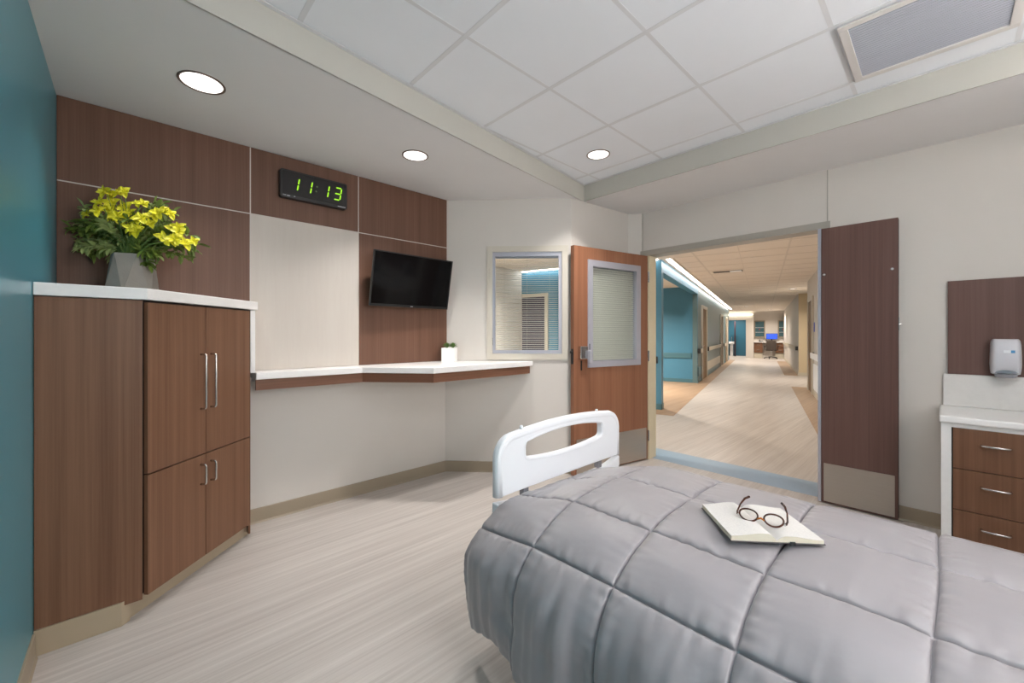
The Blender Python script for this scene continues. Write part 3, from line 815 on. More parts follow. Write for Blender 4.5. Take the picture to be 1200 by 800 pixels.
# raised tubular rim round the board and round the hand hold
rim = [(CX+(x-CX)*.962, 1.351, .585+(z-.585)*.938) for x, z in OUT[:-7]]
bm = B(); tube(bm, rim, .0235, 14, flat=1.0); obj('footboard_rim', bm, WHITEP, bed, smooth=True)
hl = [(CX+(x-CX)*1.035, 1.338, HC+(z-HC)*1.16) for x, z in HOLE]
bm = B(); tube(bm, hl, .010, 8, closed=True); obj('hand_hold_rim', bm, WHITEP, bed, smooth=True)
for x in (1.335, 1.935):
    bm = B(); cyl(bm, (x, 1.351, .860), (x, 1.351, .877), .010, 16, .007); obj('board_stud', bm, WHITEP, bed, smooth=True)
# lower half of the footboard, below the gap
bm = B(); plate(bm, [(1.170, .34), (2.142, .34), (2.142, .579), (2.125, .574), (2.07, .556), (1.97, .540), (1.655, .535), (1.36, .540), (1.25, .548), (1.170, .560)], 1.330, 1.372)
obj('footboard_skirt', bm, WHITEP, bed, bevel=.008)
obj('board_bumper', mbox(1.335, 1.37, 1.336, 1.366, .546, .587), GREYM, bed, bevel=.004)
obj('board_bumper', mbox(1.93, 1.965, 1.336, 1.366, .546, .587), GREYM, bed, bevel=.004)
obj('mattress', mbox(1.20, 2.11, -.80, 1.20, .36, .50), plain('mattress_blue', srgb(120, 130, 150), .6), bed, bevel=.03)
obj('deck', mbox(1.18, 2.13, -.82, 1.325, .31, .355), GREYP, bed, bevel=.01)
obj('base_frame', (lambda b: (box(b, 1.30, 1.36, -.70, 1.22, .13, .19), box(b, 1.95, 2.01, -.70, 1.22, .13, .19), box(b, 1.30, 2.01, 1.15, 1.22, .13, .19), box(b, 1.30, 2.01, -.70, -.63, .13, .19), b)[-1])(B()), GREYM, bed, bevel=.005)
for y in (-.35, .85):
    bm = B(); box(bm, 1.60, 1.71, y-.05, y+.05, .19, .31); obj('lift_column', bm, GREYM, bed)
for x in (1.33, 1.98):
    for y in (-.66, 1.18):
        bm = B(); cyl(bm, (x-.02, y, .0625), (x+.02, y, .0625), .0625, 20); cyl(bm, (x, y, .08), (x, y, .135), .016, 12)
        obj('caster', bm, RUBBER, bed)
bm = B(); pts = [(CX+x, .80+z) for x, z in rrect(.95, .60, .10, 6)]; plate(bm, pts, -.90, -.85); obj('headboard', bm, WHITEP, bed, bevel=.01)
obj('head_bracket', mbox(1.50, 1.81, -.90, -.84, .30, .52), WHITEP, bed)

# ------------------------------------------------------------------ quilt
def catmull(P, n):
    out = []
    P = [P[0]]+P+[P[-1]]
    for i in range(1, len(P)-2):
        for k in range(n):
            t = k/n; a, b, c, d = P[i-1], P[i], P[i+1], P[i+2]
            out.append(tuple(.5*((2*b[j])+(-a[j]+c[j])*t+(2*a[j]-5*b[j]+4*c[j]-d[j])*t*t+(-a[j]+3*b[j]-3*c[j]+d[j])*t**3) for j in range(2)))
    out.append(P[-2]); return out
PROF = [(.962, .145), (.945, .27), (.948, .40), (.982, .485), (1.050, .553), (1.155, .612), (1.28, .645), (1.45, .660), (1.62, .664), (1.78, .660), (1.93, .635), (2.06, .575), (2.155, .48), (2.185, .36), (2.19, .24)]
dense = catmull(PROF, 24)
acc = [0]
for a, b in zip(dense, dense[1:]): acc.append(acc[-1]+math.hypot(b[0]-a[0], b[1]-a[1]))
TOT = acc[-1]
def prof(s):
    s = max(0, min(TOT-1e-6, s))
    lo_, hi_ = 0, len(acc)-1
    while hi_-lo_ > 1:
        m = (lo_+hi_)//2
        if acc[m] <= s: lo_ = m
        else: hi_ = m
    t = (s-acc[lo_])/(acc[hi_]-acc[lo_]+1e-9)
    a, b = dense[lo_], dense[hi_]
    tx, tz = b[0]-a[0], b[1]-a[1]; L = math.hypot(tx, tz)
    return a[0]+tx*t, a[1]+tz*t, -tz/L, tx/L        # point, outward normal
def s_at(x0, z_hint):
    return min(range(len(dense)), key=lambda i: (dense[i][0]-x0)**2+(dense[i][1]-z_hint)**2)
seamS = [0]+[acc[s_at(x, z)] for x, z in ((1.045, .55), (1.275, .645), (1.60, .664), (1.93, .635), (2.18, .40))]+[TOT]
seamY = [1.315, 1.000, .670, .335, .012, -.32, -.65, -.83]
from mathutils import noise as NZ
def cell(v, seams):
    for i in range(len(seams)-1):
        a, b = seams[i], seams[i+1]
        if (a <= v <= b) or (b <= v <= a): return i, abs(v-a), abs(b-v), abs(b-a)
    return len(seams)-2, 0, 0, 1
def smooth(t): t = max(0, min(1, t)); return t*t*(3-2*t)
def quilt_pt(s, y, inset=0.0):
    # seams wander a little
    wob = .007*NZ.noise(Vector((s*3.1, y*3.3, 1.7)))
    wob2 = .009*NZ.noise(Vector((s*2.7, y*2.9, 9.2)))
    ss, yy = s, y
    _, d0, d1, w_ = cell(min(max(ss, 0), TOT), seamS)
    _, e0, e1, h_ = cell(min(max(yy, seamY[-1]), seamY[0]), seamY)
    dm, em = min(d0, d1), min(e0, e1)
    pf = (1-math.exp(-dm/.010))*(1-math.exp(-em/.010))
    pf2 = smooth(dm/.14)*smooth(em/.15)
    px, pz, nx, nz = prof(s+wob*(1 if 0 < s < TOT else 0))
    y0_ = y; y = y+wob2*(1 if seamY[-1] < y < seamY[0] else 0)
    side = smooth((.56-pz)/.15)
    puff = .011*pf+(.009+.004*side)*pf2
    # stitched groove
    g_ = math.exp(-(dm/.0035)**2)+math.exp(-(em/.0035)**2)
    puff -= .006*min(1, g_)
    # puckers that run away from the seams
    puck = NZ.noise(Vector((s*9, y*38, 3.1)))*math.exp(-dm/.035)*.008+NZ.noise(Vector((s*38, y*9, 7.7)))*math.exp(-em/.035)*.007
    puff += puck*min(1, dm/.01, em/.01 if em < .01 else 1)
    # long drape folds on the hanging side
    fold = NZ.noise(Vector((s*2.2+y*1.5, y*11, 4.4)))*.022*side+NZ.noise(Vector((s*3+y*4, y*26, 2.2)))*.011*side
    puff += fold
    puff += NZ.noise(Vector((s*4, y*4, 11)))*.005
    x = px+nx*(puff-inset); z = pz+nz*(puff-inset)
    # flare of the bottom hem and soft drop towards the footboard
    drop = .082*smooth((y-.93)/.37)*(1-side*.75)*(1-.55*smooth((1.45-px)/.3))
    z -= drop
    hem = max(0, .32-pz)
    if px < CX:
        x -= .02*smooth(hem/.12)*(1-smooth((y-1.06)/.1))*(.4+.6*smooth((y-.5)/.5))
        x += .018*smooth((y-1.0)/.03)*smooth((.5-pz)/.2)*(1 if y > 1.0 else 0)
        z -= .025*NZ.noise(Vector((y*5, 0, 5)))*smooth(hem/.1)-.012*smooth((y-1.0)/.02)*smooth(hem/.1)
    # rounded foot end
    e = max(0, (y-1.17)/.14)
    yo = y
    if e > 0:
        x += (CX-x)*.02*e*e
        z -= .012*e*e
    return Vector((x, yo, z))
def samples(lo, hi, seams, n):
    v = {round(lo+(hi-lo)*i/n, 5) for i in range(n+1)}
    for c in seams:
        for d in (-.007, -.0045, -.0025, -.0012, 0, .0012, .0025, .0045, .007):
            if lo < c+d < hi: v.add(round(c+d, 5))
    v = sorted(v); out_ = [v[0]]
    for x in v[1:]:
        if x-out_[-1] > .0007: out_.append(x)
    out_[0] = lo; out_[-1] = hi
    return out_
SS = samples(0, TOT, seamS, 400); YS = samples(seamY[-1], seamY[0], seamY, 470)[::-1]
MJ = 8
while (len(YS)-1) % MJ: YS.insert(1, (YS[0]+YS[1])/2)
while (len(SS)-1) % MJ: SS.insert(1, (SS[0]+SS[1])/2)
NS, NY = len(SS)-1, len(YS)-1
bm = B(); grid = []
ys = YS
for s_ in SS:
    grid.append([bm.verts.new(quilt_pt(s_, y)) for y in ys])
for i in range(NS):
    for j in range(NY):
        bm.faces.new((grid[i][j], grid[i+1][j], grid[i+1][j+1], grid[i][j+1]))
# inner lining so that the quilt has a thickness
inner = []
mi = NS//MJ; mj = NY//MJ
for i in range(mi+1):
    inner.append([bm.verts.new(quilt_pt(SS[i*MJ], ys[j*MJ], .022)) for j in range(mj+1)])
for i in range(mi):
    for j in range(mj):
        bm.faces.new((inner[i][j], inner[i][j+1], inner[i+1][j+1], inner[i+1][j]))
def bridge(a, b):
    # a has len(b)-1 times k segments
    k = (len(a)-1)//(len(b)-1)
    for q in range(len(b)-1):
        for m in range(k):
            if m == 0: bm.faces.new((b[q], a[q*k], a[q*k+1]))
            else: bm.faces.new((b[q], a[q*k+m], a[q*k+m+1]))
        bm.faces.new((b[q], a[(q+1)*k], b[q+1]))
bridge(grid[0], inner[0]); bridge(grid[-1], inner[-1])
bridge([r[0] for r in grid], [r[0] for r in inner]); bridge([r[-1] for r in grid], [r[-1] for r in inner])
q = obj('quilt', bm, DUVET, smooth=True)
tag(q, 'grey satin quilt stitched in squares, spread over the hospital bed', 'quilt')
def top_z(x, y):
    best = min((p for p in (quilt_pt(TOT*i/200, y) for i in range(201))), key=lambda p: abs(p.x-x)+(0 if p.z > .5 else 1))
    return best.z

# pillow out of the frame at the bed head
bm = B()
for i in range(25):
    pass
NP = 24; gp = []
for sgn in (1, -1):
    rows = []
    for i in range(NP+1):
        row = []
        for j in range(NP+1):
            u, v = 2*i/NP-1, 2*j/NP-1
            h = .07*((1-u**4)*(1-v**4))**.5
            row.append(bm.verts.new((CX+.30*u*(1-.06*v*v), -.62+.17*v*(1-.06*u*u), .765+sgn*h)))
        rows.append(row)
    for i in range(NP):
        for j in range(NP): bm.faces.new((rows[i][j], rows[i+1][j], rows[i+1][j+1], rows[i][j+1]))
bmesh.ops.remove_doubles(bm, verts=bm.verts, dist=1e-5)
tag(obj('pillow', bm, plain('white_cotton', srgb(225, 224, 226), .8), smooth=True), 'white pillow on the quilt at the head of the bed', 'pillow')

# ------------------------------------------------------------------ open book
bx, by = 1.478, .413
ang = math.degrees(math.atan2(.153, .171))     # spine direction
zb_ = max(top_z(bx, by), top_z(bx-.08, by+.02), top_z(bx+.08, by), top_z(bx, by-.08), top_z(bx, by+.08))+.002
bk = thing('open_book', 'open book with cream pages lying face up on the grey quilt', 'book', (bx, by, zb_), radians(ang))
# local x along the spine, local y towards the left page
Lh = .113
def page_block(sgn, W, T, mat, name):
    bm = B(); rows = []; K = 18
    for k in range(K+1):
        t = k/K; yv = sgn*W*t
        top = T*(.25+.75*min(1, (t/.16))**.6 if t < .16 else 1)*(1-.25*t)+.001+.010*sin(pi*min(1, t*1.15))*(1-t)
        rows.append([bm.verts.new((-Lh, yv, .002)), bm.verts.new((-Lh, yv, top)), bm.verts.new((Lh, yv, top)), bm.verts.new((Lh, yv, .002))])
    for a, b in zip(rows, rows[1:]):
        for i0, i1 in ((0, 1), (2, 3), (3, 0)): bm.faces.new((a[i0], a[i1], b[i1], b[i0]))
    bm.faces.new(rows[0]); bm.faces.new(rows[-1])
    o = obj(name, bm, PAGEE, bk, local=True)
    bm = B(); prev = None
    for a in range(K+1):
        t = a/K; yv = sgn*(W*t+(.001 if a == K else 0))
        top = T*(.25+.75*min(1, (t/.16))**.6 if t < .16 else 1)*(1-.25*t)+.001+.010*sin(pi*min(1, t*1.15))*(1-t)+.0004
        cur = (bm.verts.new((-Lh-.0005, yv, top)), bm.verts.new((Lh+.0005, yv, top)))
        if prev: bm.faces.new((prev[0], prev[1], cur[1], cur[0]))
        prev = cur
    # page numbers and text are too faint in the photograph to read: the sheet stays blank
    obj('page', bm, PAGE, bk, local=True, smooth=True)
page_block(1, .128, .020, PAGEE, 'page_block')
page_block(-1, .132, .014, PAGEE, 'page_block')
bm = B(); box(bm, -Lh-.003, Lh+.003, -.135, .131, -.0, .002); obj('cover', bm, COVER, bk, local=True)
bm = B(); box(bm, -Lh-.006, -Lh-.002, -.05, -.036, -.004, .006); obj('bookmark_end', bm, BLACK, bk, local=True)

# ------------------------------------------------------------------ glasses on the book
gz = zb_+.020
gl = thing('eyeglasses', 'brown tortoiseshell eyeglasses resting open on the book', 'eyeglasses', (1.434, .391, gz), radians(10))
# local: -y is the viewer's right, +x away; lenses lean back
lean = radians(38)
def lens_pt(cy, a, k=1.0):
    ex = .0255*cos(a)*k; ez = .0185*sin(a)*k
    if sin(a) < 0: ex *= 1.0
    ex *= 1+.10*sin(a)
    w, h = ex, ez
    return Vector(((h+.0205)*sin(lean)+.004*abs(cy+ex)/.06, cy+w, (h+.0205)*cos(lean)+.003))
for cy in (.034, -.034):
    bm = B(); tube(bm, [lens_pt(cy, 2*pi*i/36) for i in range(36)], .0028, 8, closed=True)
    rm = obj('rim', bm, TORT, gl, local=True, smooth=True)
    bm = B(); vs = [bm.verts.new(lens_pt(cy, 2*pi*i/36)) for i in range(36)]; bm.faces.new(vs); obj('lens', bm, LENS, gl, local=True)
a0 = lens_pt(.034, radians(200)); a1 = lens_pt(-.034, radians(-20))
bm = B(); tube(bm, [a0, a0.lerp(a1, .5)+Vector((.004, 0, .004)), a1], .0030, 8); obj('bridge', bm, AMBER, gl, local=True, smooth=True)
for sgn in (1, -1):
    e0 = lens_pt(.034*sgn, 0 if sgn > 0 else pi)+Vector((0, 0, -.006))
    bm = B()
    pts = [e0, e0+Vector((.004, .006*sgn, .0)), e0+Vector((.02, .009*sgn, .002)), e0+Vector((.07, .006*sgn, .010)), e0+Vector((.105, -.002*sgn, .018)), e0+Vector((.132, -.012*sgn, .018))]
    tube(bm, pts, [.0036, .0036, .0028, .0026, .0036, .0042], 8, flat=1.0); obj('temple', bm, TORT, gl, local=True, smooth=True)
    bm = B(); cyl(bm, e0+Vector((-.003, .003*sgn, .0)), e0+Vector((.004, .003*sgn, .0)), .0035, 10); obj('hinge', bm, CHROME, gl, local=True)

# ------------------------------------------------------------------ corridor, turned 15 degrees
K = FR(6.33, 1.07, 15)          # s along, n across (left positive)
ZC = 2.60
def kb(bm, s0, s1, n0, n1, z0, z1): fbox(bm, K, s0, s1, n0, n1, z0, z1); return bm
bm = B()
prism(bm, [(4.05, -3.9), (31, -3.9), (31, 13.9), (-.2, 13.9), (-.2, 3.42), (2.16, 3.42), (3.12, 2.52), (4.05, 2.52)], ZC, ZC+.05)
struct('ceiling_corridor', bm, TILEB, 'beige tiled corridor ceiling', 'ceiling')
bm = B()
for n_, hw in ((1.56, .013), (.92, .005), (.28, .013)):
    kb(bm, -1.2, 19.9, n_-hw, n_+hw, ZC-.004, ZC+.005)
for i in range(-2, 34):
    kb(bm, .3+.61*i, .324+.61*i, -.3, 1.90, ZC-.003, ZC+.005)
struct('ceiling_grid', bm, TBARB)
# teal wall facing the room door (its near end, seen through the window as well)
struct('wall_teal', kb(B(), .96, 1.12, 2.10, 4.90, 0, ZC), TEAL2, 'teal corridor wall end beside the doorway', 'wall')
struct('wall_cross', kb(B(), -5.2, .96, 4.90, 5.0, 0, ZC), CREAM, 'cream cross corridor wall seen through the window blind', 'wall')
struct('wall_recess', kb(B(), 5.52, 5.66, 2.10, 7, 0, ZC), TEAL2, 'teal side wall of the recess off the corridor', 'wall')
struct('wall_recess_end', kb(B(), 1.12, 5.52, 6.0, 6.1, 0, ZC), TEAL2)
struct('trim_beam', kb(B(), 1.12, 5.52, 2.10, 2.25, 2.395, ZC), TEAL2)
struct('wall_corridor_left', kb(B(), 5.50, 17.3, 2.101, 2.22, 0, ZC), TEALG, 'long teal corridor wall, greyed by painted-in sheen, with doors and handrails', 'wall')
bm = B(); kb(bm, .962, 17.3, 2.088, 2.10, 0, .09) if False else kb(bm, 5.5, 17.3, 2.09, 2.10, 0, .10); kb(bm, .948, .96, 2.10, 4.9, 0, .10); kb(bm, 5.508, 5.52, 2.10, 6, 0, .10); kb(bm, .96, 1.12, 2.09, 2.10, 0, .10)
struct('baseboard_teal', bm, TEAL3)
# floor inlays
bm = B(); prism(bm, [K(.50, 1.82), K(17.5, 1.82), K(17.5, 2.1), K(5.52, 2.1), K(5.52, 6), K(1.12, 6), K(1.12, 2.1), K(.95, 2.1), K(.95, 4.9), K(.50, 4.9)], 0, .0015)
struct('floor_border_left', bm, TAN)
bm = B(); kb(bm, -1.0, 5.95, -.32, 0, 0, .0015); kb(bm, 9.3, 17.4, -.355, 0.02, 0, .0015); struct('floor_border_right', bm, TAN)

# cove light slot along the left wall
cv = struct('trim_cove', kb(B(), 1.0, 17.3, 2.06, 2.10, 2.40, 2.412) if False else kb(B(), .96, 17.2, 1.90, 1.925, 2.585, ZC), TBARB)
cvl = obj('cove_light', kb(B(), .97, 17.2, 1.955, 2.020, ZC-.012, ZC-.004), COVE)
tag(cvl, 'long glowing white light slot along the top of the left corridor wall', 'ceiling light')
cvm = obj('cove_light', kb(B(), .86, .92, 2.15, 4.85, ZC-.012, ZC-.004), COVE)
tag(cvm, 'glowing light slot over the teal wall seen through the window blind', 'ceiling light')

# far doors on the left corridor wall
def far_door(s0, s1, label):
    t = thing('corridor_door', label, 'door', (*K((s0+s1)/2, 2.09), 0), 0, 'doors along the left corridor wall')
    bm = B(); plate(bm, [(s0, 0), (s1, 0), (s1, 2.14), (s0, 2.14)], 2.055, 2.10, [(s0+.10, .0005), (s1-.10, .0005), (s1-.10, 2.06), (s0+.10, 2.06)], K)
    obj('door_frame', bm, CREAM2, t)
    obj('door_leaf', kb(B(), s0+.10, s1-.10, 2.088, 2.10, .01, 2.06), BROWND, t)
    bm = B(); p = K(s1-.2, 2.07); cyl(bm, (*K(s0+.18, 2.075), .98), (*K(s0+.32, 2.045), .98), .012, 10); cyl(bm, (*K(s0+.18, 2.095), .98), (*K(s0+.18, 2.05), .98), .012, 10); obj('lever', bm, CHROME, t)
far_door(6.25, 7.45, 'nearest door in the left corridor wall, brown in a pale frame')
far_door(12.2, 13.35, 'middle door in the left corridor wall, brown in a pale frame')
far_door(14.9, 16.1, 'farthest door in the left corridor wall, brown in a pale frame')
t = thing('corridor_door', 'dark slate door in a cream frame seen through the window blind', 'door', (*K(.95, 4.6), 0))
K90 = lambda a, b: K(b, a)
bm = B(); plate(bm, [(4.28, 0), (4.89, 0), (4.89, 2.14), (4.28, 2.14)], .925, .962, [(4.35, .0005), (4.885, .0005), (4.885, 2.07), (4.35, 2.07)], K90); obj('door_frame', bm, CREAM2, t)
obj('door_leaf', kb(B(), .945, .958, 4.35, 4.885, .01, 2.07), PURPD, t)

# handrails
def rail(s0, s1, n0, side, label, z=.86, mat=CREAMD, panel=True, group='corridor handrails'):
    t = thing('handrail', label, 'handrail', (*K((s0+s1)/2, n0), 0), 0, group)
    bm = B(); kb(bm, s0, s1, *sorted((n0+side*.045, n0+side*.075)), z-.06, z+.06)
    for k in range(int((s1-s0)/1.2)+2):
        s_ = min(s0+.08+1.2*k, s1-.08); kb(bm, s_-.02, s_+.02, *sorted((n0, n0+side*.05)), z-.03, z+.03)
    obj('rail', bm, mat, t, bevel=.008)
    for s_ in (s0, s1):
        obj('end_cap', kb(B(), s_-.03, s_+.03, *sorted((n0+side*.002, n0+side*.078)), z-.062, z+.062), RUBBER, t, bevel=.008)
    return t
rail(5.56, 6.18, 2.10, -1, 'short handrail at the near corner of the left corridor wall')
rail(7.55, 12.1, 2.10, -1, 'long beige handrail between the nearest and middle doors')
rail(13.45, 14.8, 2.10, -1, 'handrail between the middle and farthest left doors')
def guard(s0, s1, n0, side, z0, z1, label, mat):
    tag(obj('wall_guard', kb(B(), s0, s1, *sorted((n0, n0+side*.02)), z0, z1), mat, bevel=.006), label, 'wall guard', 'wall guards')
guard(5.56, 6.2, 2.10, -1, .18, .42, 'low wall guard under the short near handrail', TEAL3)
guard(7.55, 12.1, 2.10, -1, .18, .45, 'low wall guard under the long left handrail', CREAMD)
tag(obj('wall_guard', kb(B(), 5.49, 5.52, 2.25, 5.9, .66, .80), TEAL3, bevel=.008), 'teal bumper rail across the recess side wall', 'wall guard', 'wall guards')
tag(obj('wall_guard', kb(B(), .93, .958, 2.16, 4.2, .80, .92), RUBBER, bevel=.01), 'dark bumper rail on the teal wall end by the doorway', 'wall guard', 'wall guards')
tag(obj('wall_outlet', kb(B(), .950, .9585, 2.20, 2.29, .33, .46), TEAL3, bevel=.003), 'small teal outlet plate low on the teal wall end', 'outlet')

# right side of the corridor
struct('wall_corridor_right', kb(B(), -1.9, 5.9, -.45, -.325, 0, ZC), CREAM, 'near cream corridor wall right of the doorway', 'wall')
bm = B(); kb(bm, 5.78, 5.9, -.75, -.45, 0, ZC); kb(bm, 5.78, 9.5, -.78, -.66, 0, ZC); struct('wall_corridor_niche', bm, CREAM)
struct('wall_corridor_far', kb(B(), 9.4, 20.5, -.80, -.36, 0, ZC), CREAM, 'far cream corridor wall with the handrail', 'wall')
CREAMY = plain('beige_corner_paint', srgb(210, 192, 160), .5)
struct('trim_column', kb(B(), 9.385, 9.40, -.66, -.36, .10, ZC), CREAMY)
bm = B(); kb(bm, 9.375, 9.40, -.66, -.36, 0, .10); kb(bm, 9.4, 20, -.36, -.348, 0, .10); kb(bm, -1, 5.9, -.325, -.313, 0, .10); struct('baseboard_corridor', bm, CREAMD)
t = thing('corridor_door', 'brown door in a pale frame in the near right corridor wall', 'door', (*K(4.95, -.32), 0))
bm = B(); plate(bm, [(4.45, 0), (5.5, 0), (5.5, 2.14), (4.45, 2.14)], -.325, -.29, [(4.55, .0005), (5.40, .0005), (5.40, 2.06), (4.55, 2.06)], K); obj('door_frame', bm, CREAM2, t)
obj('door_leaf', kb(B(), 4.55, 5.40, -.324, -.31, .01, 2.06), BROWND, t)
rail(-.5, 4.35, -.325, 1, 'pale handrail on the near right corridor wall', mat=WHITEP)
rail(9.55, 19.0, -.36, 1, 'long handrail with a dark end cap on the far right corridor wall', mat=CREAMD)
guard(1.5, 4.35, -.325, 1, .15, .68, 'tall pale wall guard below the near right handrail', WHITEP)
tag(obj('room_sign', kb(B(), 4.20, 4.36, -.323, -.315, 1.36, 1.56), plain('sign_blue', srgb(110, 120, 200), .4), bevel=.004), 'small blue sign on the near right corridor wall', 'sign')

# corridor ceiling vent and small light
vv = thing('ceiling_vent', 'long thin grey air vent in the corridor ceiling', 'vent', (*K(3.0, 1.2), ZC))
bm = B(); frame_plate.__doc__
kb(bm, 2.90, 2.92, .93, 1.50, ZC-.008, ZC-.003); kb(bm, 3.15, 3.17, .93, 1.50, ZC-.008, ZC-.003); kb(bm, 2.92, 3.15, .93, .95, ZC-.008, ZC-.003); kb(bm, 2.92, 3.15, 1.48, 1.50, ZC-.008, ZC-.003)
obj('frame', bm, TBARB, vv)
bm = B()
for i in range(8): kb(bm, 2.925+.028*i, 2.940+.028*i, .95, 1.48, ZC-.010, ZC-.003)
obj('louvres', bm, plain('vent_grey', srgb(110, 104, 98), .4), vv)
obj('supply_slot', kb(B(), 2.93, 3.14, .97, 1.18, ZC-.012, ZC-.0101), WHITEP, vv)

def kdown(s, n, p, label, r=.09): x, y = K(s, n); return downlight(x, y, ZC, r, label, p, 'corridor downlights', 150, (1, .90, .78))
kdown(15.2, 1.25, 30, 'small lit round light far down the corridor ceiling')
kdown(-.6, 1.0, 4, 'added round fill light in the corridor ceiling just outside the doorway')  # added lamp, brightens the floor outside the door
kdown(-1.5, 4.2, 60, 'added round fill light over the cross corridor behind the window')  # added lamp, brightens what shows through the window
kdown(3.2, 3.9, 110, 'added round fill light inside the teal recess off the corridor')  # added lamp, brightens the recess walls
kdown(7.6, -.12, 20, 'added round fill light over the right hand corridor niche')  # added lamp, fills the right side of the corridor
kdown(18.7, .3, 30, 'added round fill light before the nurse station')  # added lamp, fills the corridor end

# far end: opening to a teal room, column, nurse station alcove
bm = B(); kb(bm, 20.0, 20.15, 1.04, 1.42, 0, 2.60); kb(bm, 20.0, 20.15, 1.42, 2.9, 2.13, ZC); kb(bm, 20.0, 20.15, 2.5, 5.2, 0, 2.13)
struct('wall_end', bm, CREAM, 'cream end wall of the corridor with the opening to the teal room', 'wall')
bm = B(); kb(bm, 22.3, 22.4, .9, 4.2, 0, ZC); struct('wall_end_teal', bm, plain('deep_teal_paint', srgb(46, 100, 124), .4), 'teal wall of the far room seen through the end opening', 'wall')
kdown(21.2, 2.0, 25, 'added round fill light inside the far teal room')  # added lamp, lights the teal wall behind the opening
bm = B(); kb(bm, 20.15, 22.3, 1.04, 1.1, 0, ZC); struct('wall_end_side', bm, CREAM)
bm = B(); kb(bm, 21.5, 21.6, 2.00, 2.07, 0, 2.1); tag(obj('door_post', bm, plain('dark_plum', srgb(64, 44, 52), .5)), 'dark upright door edge in the far teal room', 'door edge')
sk = thing('wall_sink', 'small white wall sink in the far teal room', 'sink', (*K(22.1, 2.1), .7))
bm = B(); kb(bm, 21.9, 22.28, 2.08, 2.42, .72, .88); obj('basin', bm, WHITEP, sk, bevel=.05)
bm = B(); cyl(bm, (*K(22.15, 2.25), .88), (*K(22.15, 2.25), 1.12), .014, 10); tube(bm, [(*K(22.15, 2.25), 1.12), (*K(22.08, 2.25), 1.16), (*K(22.02, 2.25), 1.10)], .012, 8); obj('tap', bm, CHROME, sk)
bm = B(); kb(bm, 22.1, 22.28, 2.17, 2.33, .0, .72); obj('pedestal', bm, WHITEP, sk)
cvw = obj('cove_light', kb(B(), 19.86, 19.94, 1.10, 2.6, 2.40, 2.44), COVE2); tag(cvw, 'warm glowing light strip above the opening at the corridor end', 'ceiling light')
# nurse station
struct('wall_station', kb(B(), 20.5, 20.62, -.7, 1.04, 0, ZC), CREAM, 'cream wall behind the desk at the corridor end', 'wall')
struct('trim_station', kb(B(), 19.98, 20.0, -.40, 1.04, 2.52, ZC), CREAM)
def cab_window(n0, n1, label):
    t = thing('glass_cabinet', label, 'cabinet', (*K(20.45, (n0+n1)/2), 1.15), 0, 'glass fronted wall cabinets at the corridor end')
    bm = B(); plate(bm, [(n0, 1.15), (n1, 1.15), (n1, 2.09), (n0, 2.09)], 20.36, 20.498, [(n0+.05, 1.20), (n1-.05, 1.20), (n1-.05, 2.04), (n0+.05, 2.04)], K90); obj('cabinet_frame', bm, plain('taupe_frame', srgb(150, 138, 120), .5) if 'taupe_frame' not in MATS else MATS['taupe_frame'], t)
    obj('cabinet_back', kb(B(), 20.47, 20.495, n0+.05, n1-.05, 1.20, 2.04), TEAL3, t)
    for z in (1.42, 1.68): obj('shelf', kb(B(), 20.38, 20.47, n0+.05, n1-.05, z, z+.03), GREYP, t)
    obj('red_tag', kb(B(), 20.372, 20.379, (n0+n1)/2-.03, (n0+n1)/2+.03, 1.56, 1.62), plain('red_tag', srgb(190, 70, 60), .5) if 'red_tag' not in MATS else MATS['red_tag'], t)
    obj('glass_pane', kb(B(), 20.364, 20.368, n0+.05, n1-.05, 1.20, 2.04), GLASS, t)
cab_window(.50, 1.02, 'left glass fronted cabinet above the nurse station desk')
cab_window(-.56, -.10, 'right glass fronted cabinet above the nurse station desk')
st = thing('nurse_desk', 'nurse station desk with brown drawers and white top at the corridor end', 'desk', (*K(20.2, .25), 0))
obj('desk_top', kb(B(), 19.95, 20.499, -.355, 1.035, .87, .91), SOLID, st)
obj('base_cabinet', kb(B(), 20.05, 20.45, .62, 1.03, .30, .87), WOODC, st); obj('base_cabinet', kb(B(), 20.05, 20.45, -.355, .02, .30, .87), WOODC, st)
for n0, n1 in ((.63, 1.02), (-.35, .01)):
    for z in (.32, .60):
        d = obj('drawer', kb(B(), 20.03, 20.05, n0, n1, z, z+.25), WOODC, st)
        obj('handle', kb(B(), 20.00, 20.03, (n0+n1)/2-.07, (n0+n1)/2+.07, z+.12, z+.14), CHROME, d)
obj('plinth', kb(B(), 20.08, 20.44, .62, 1.03, 0, .30), CREAMD, st); obj('plinth', kb(B(), 20.08, 20.44, -.355, .02, 0, .30), CREAMD, st)
mo = thing('computer_monitor', 'monitor with a bright blue screen on the nurse station desk', 'monitor', (*K(20.2, .19), .91))
obj('screen', kb(B(), 20.14, 20.145, -.07, .44, 1.06, 1.35), BLUEM, mo); obj('monitor_shell', kb(B(), 20.146, 20.18, -.085, .455, 1.045, 1.365), BLACK, mo)
obj('stand', kb(B(), 20.18, 20.20, .15, .23, .91, 1.15), BLACK, mo); obj('stand_foot', kb(B(), 20.08, 20.28, .08, .30, .911, .925), BLACK, mo)
ph = thing('desk_phone', 'dark desk telephone left of the blue monitor', 'telephone', (*K(20.15, .70), .91))
bm = B(); fr_ = lambda a, b: K(20.06+a, .60+b)
prism(bm, [K(20.06, .58), K(20.28, .58), K(20.28, .80), K(20.06, .80)], .911, .96); obj('phone_body', bm, BLACK, ph, bevel=.01)
bm = B(); cyl(bm, (*K(20.08, .76), .98), (*K(20.26, .76), 1.0), .025, 10); obj('handset', bm, BLACK, ph)
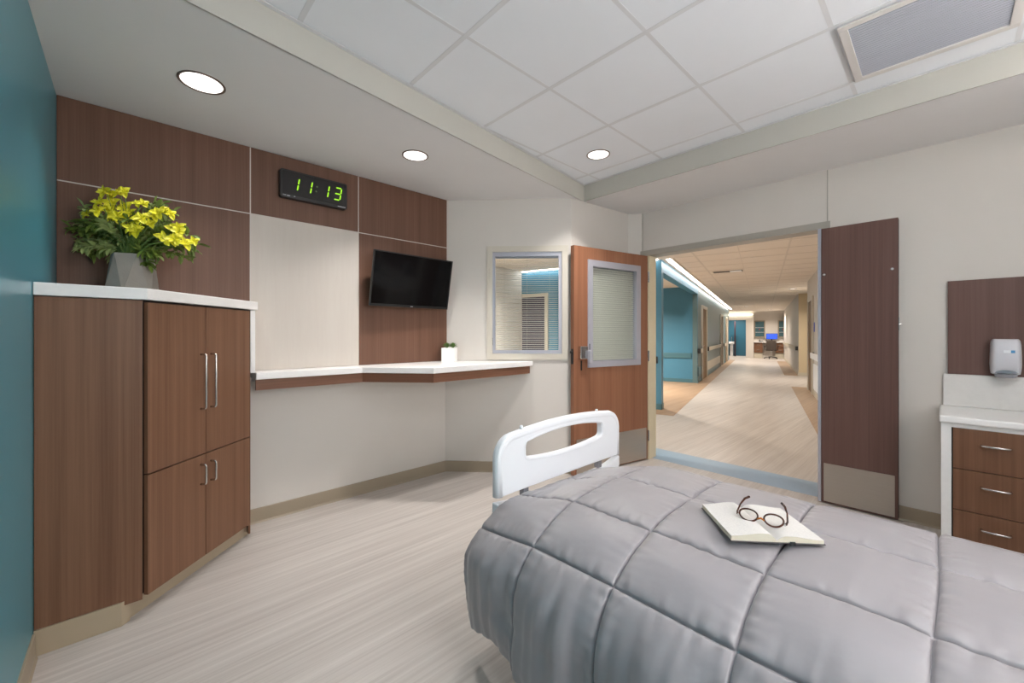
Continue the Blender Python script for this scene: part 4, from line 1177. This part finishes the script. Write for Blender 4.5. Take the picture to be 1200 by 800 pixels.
# office chair
ch = thing('office_chair', 'dark office chair pushed up to the nurse station desk', 'chair', (*K(19.55, .22), 0), radians(15))
BR = plain('dark_chair_mesh', srgb(62, 52, 46), .7)
bm = B(); pts = [(y, .72+z) for y, z in rrect(.46, .56, .10, 5)]
plate(bm, pts, -.30, -.25, None, lambda a, b: (b, a)); obj('backrest', bm, BR, ch, local=True, bevel=.02)
obj('seat', mbox(-.25, .25, -.25, .25, .44, .52), BLACK, ch, local=True, bevel=.03)
for y in (-.30, .30):
    bm = B(); tube(bm, [(0, y*.85, .46), (0, y, .50), (0, y, .66)], .016, 8); box(bm, -.14, .12, y-.035, y+.035, .66, .69); obj('armrest', bm, BLACK, ch, local=True)
bm = B(); cyl(bm, (0, 0, .10), (0, 0, .44), .03, 12); obj('gas_lift', bm, CHROME, ch, local=True)
for k in range(5):
    a = 2*pi*k/5+.3; bm = B(); tube(bm, [(0, 0, .11), (.30*cos(a), .30*sin(a), .075)], [.028, .018], 8); l = obj('base_leg', bm, BLACK, ch, local=True)
    bm = B(); px_, py_ = .31*cos(a), .31*sin(a); cyl(bm, (px_-.012*sin(a), py_+.012*cos(a), .03), (px_+.012*sin(a), py_-.012*cos(a), .03), .03, 12); obj('caster', bm, RUBBER, l, local=True)
bm = B(); tube(bm, [(-.15, 0, .44), (-.27, 0, .46), (-.26, 0, .60)], .02, 8); obj('back_support', bm, BLACK, ch, local=True)

# ------------------------------------------------------------------ camera, world
cam = bpy.data.cameras.new('camera'); co = bpy.data.objects.new('camera', cam); COL.objects.link(co)
co.location = (0, 0, 1.30); co.rotation_euler = (pi/2, 0, radians(46.67-90))
cam.sensor_width = 36; cam.sensor_fit = 'HORIZONTAL'; cam.lens = 36*476.6/1200
cam.shift_x = 0; cam.shift_y = -(400-392)/1200*1.0
cam.clip_start = .02; cam.clip_end = 100
scn.camera = co
w = bpy.data.worlds.new('world'); scn.world = w; w.use_nodes = True
w.node_tree.nodes['Background'].inputs['Color'].default_value = (.75, .72, .68, 1)
w.node_tree.nodes['Background'].inputs['Strength'].default_value = .15
vs = scn.view_settings
vs.view_transform = 'Standard'; vs.look = 'None'; vs.gamma = 1; vs.use_curve_mapping = False
vs.exposure = 1.07
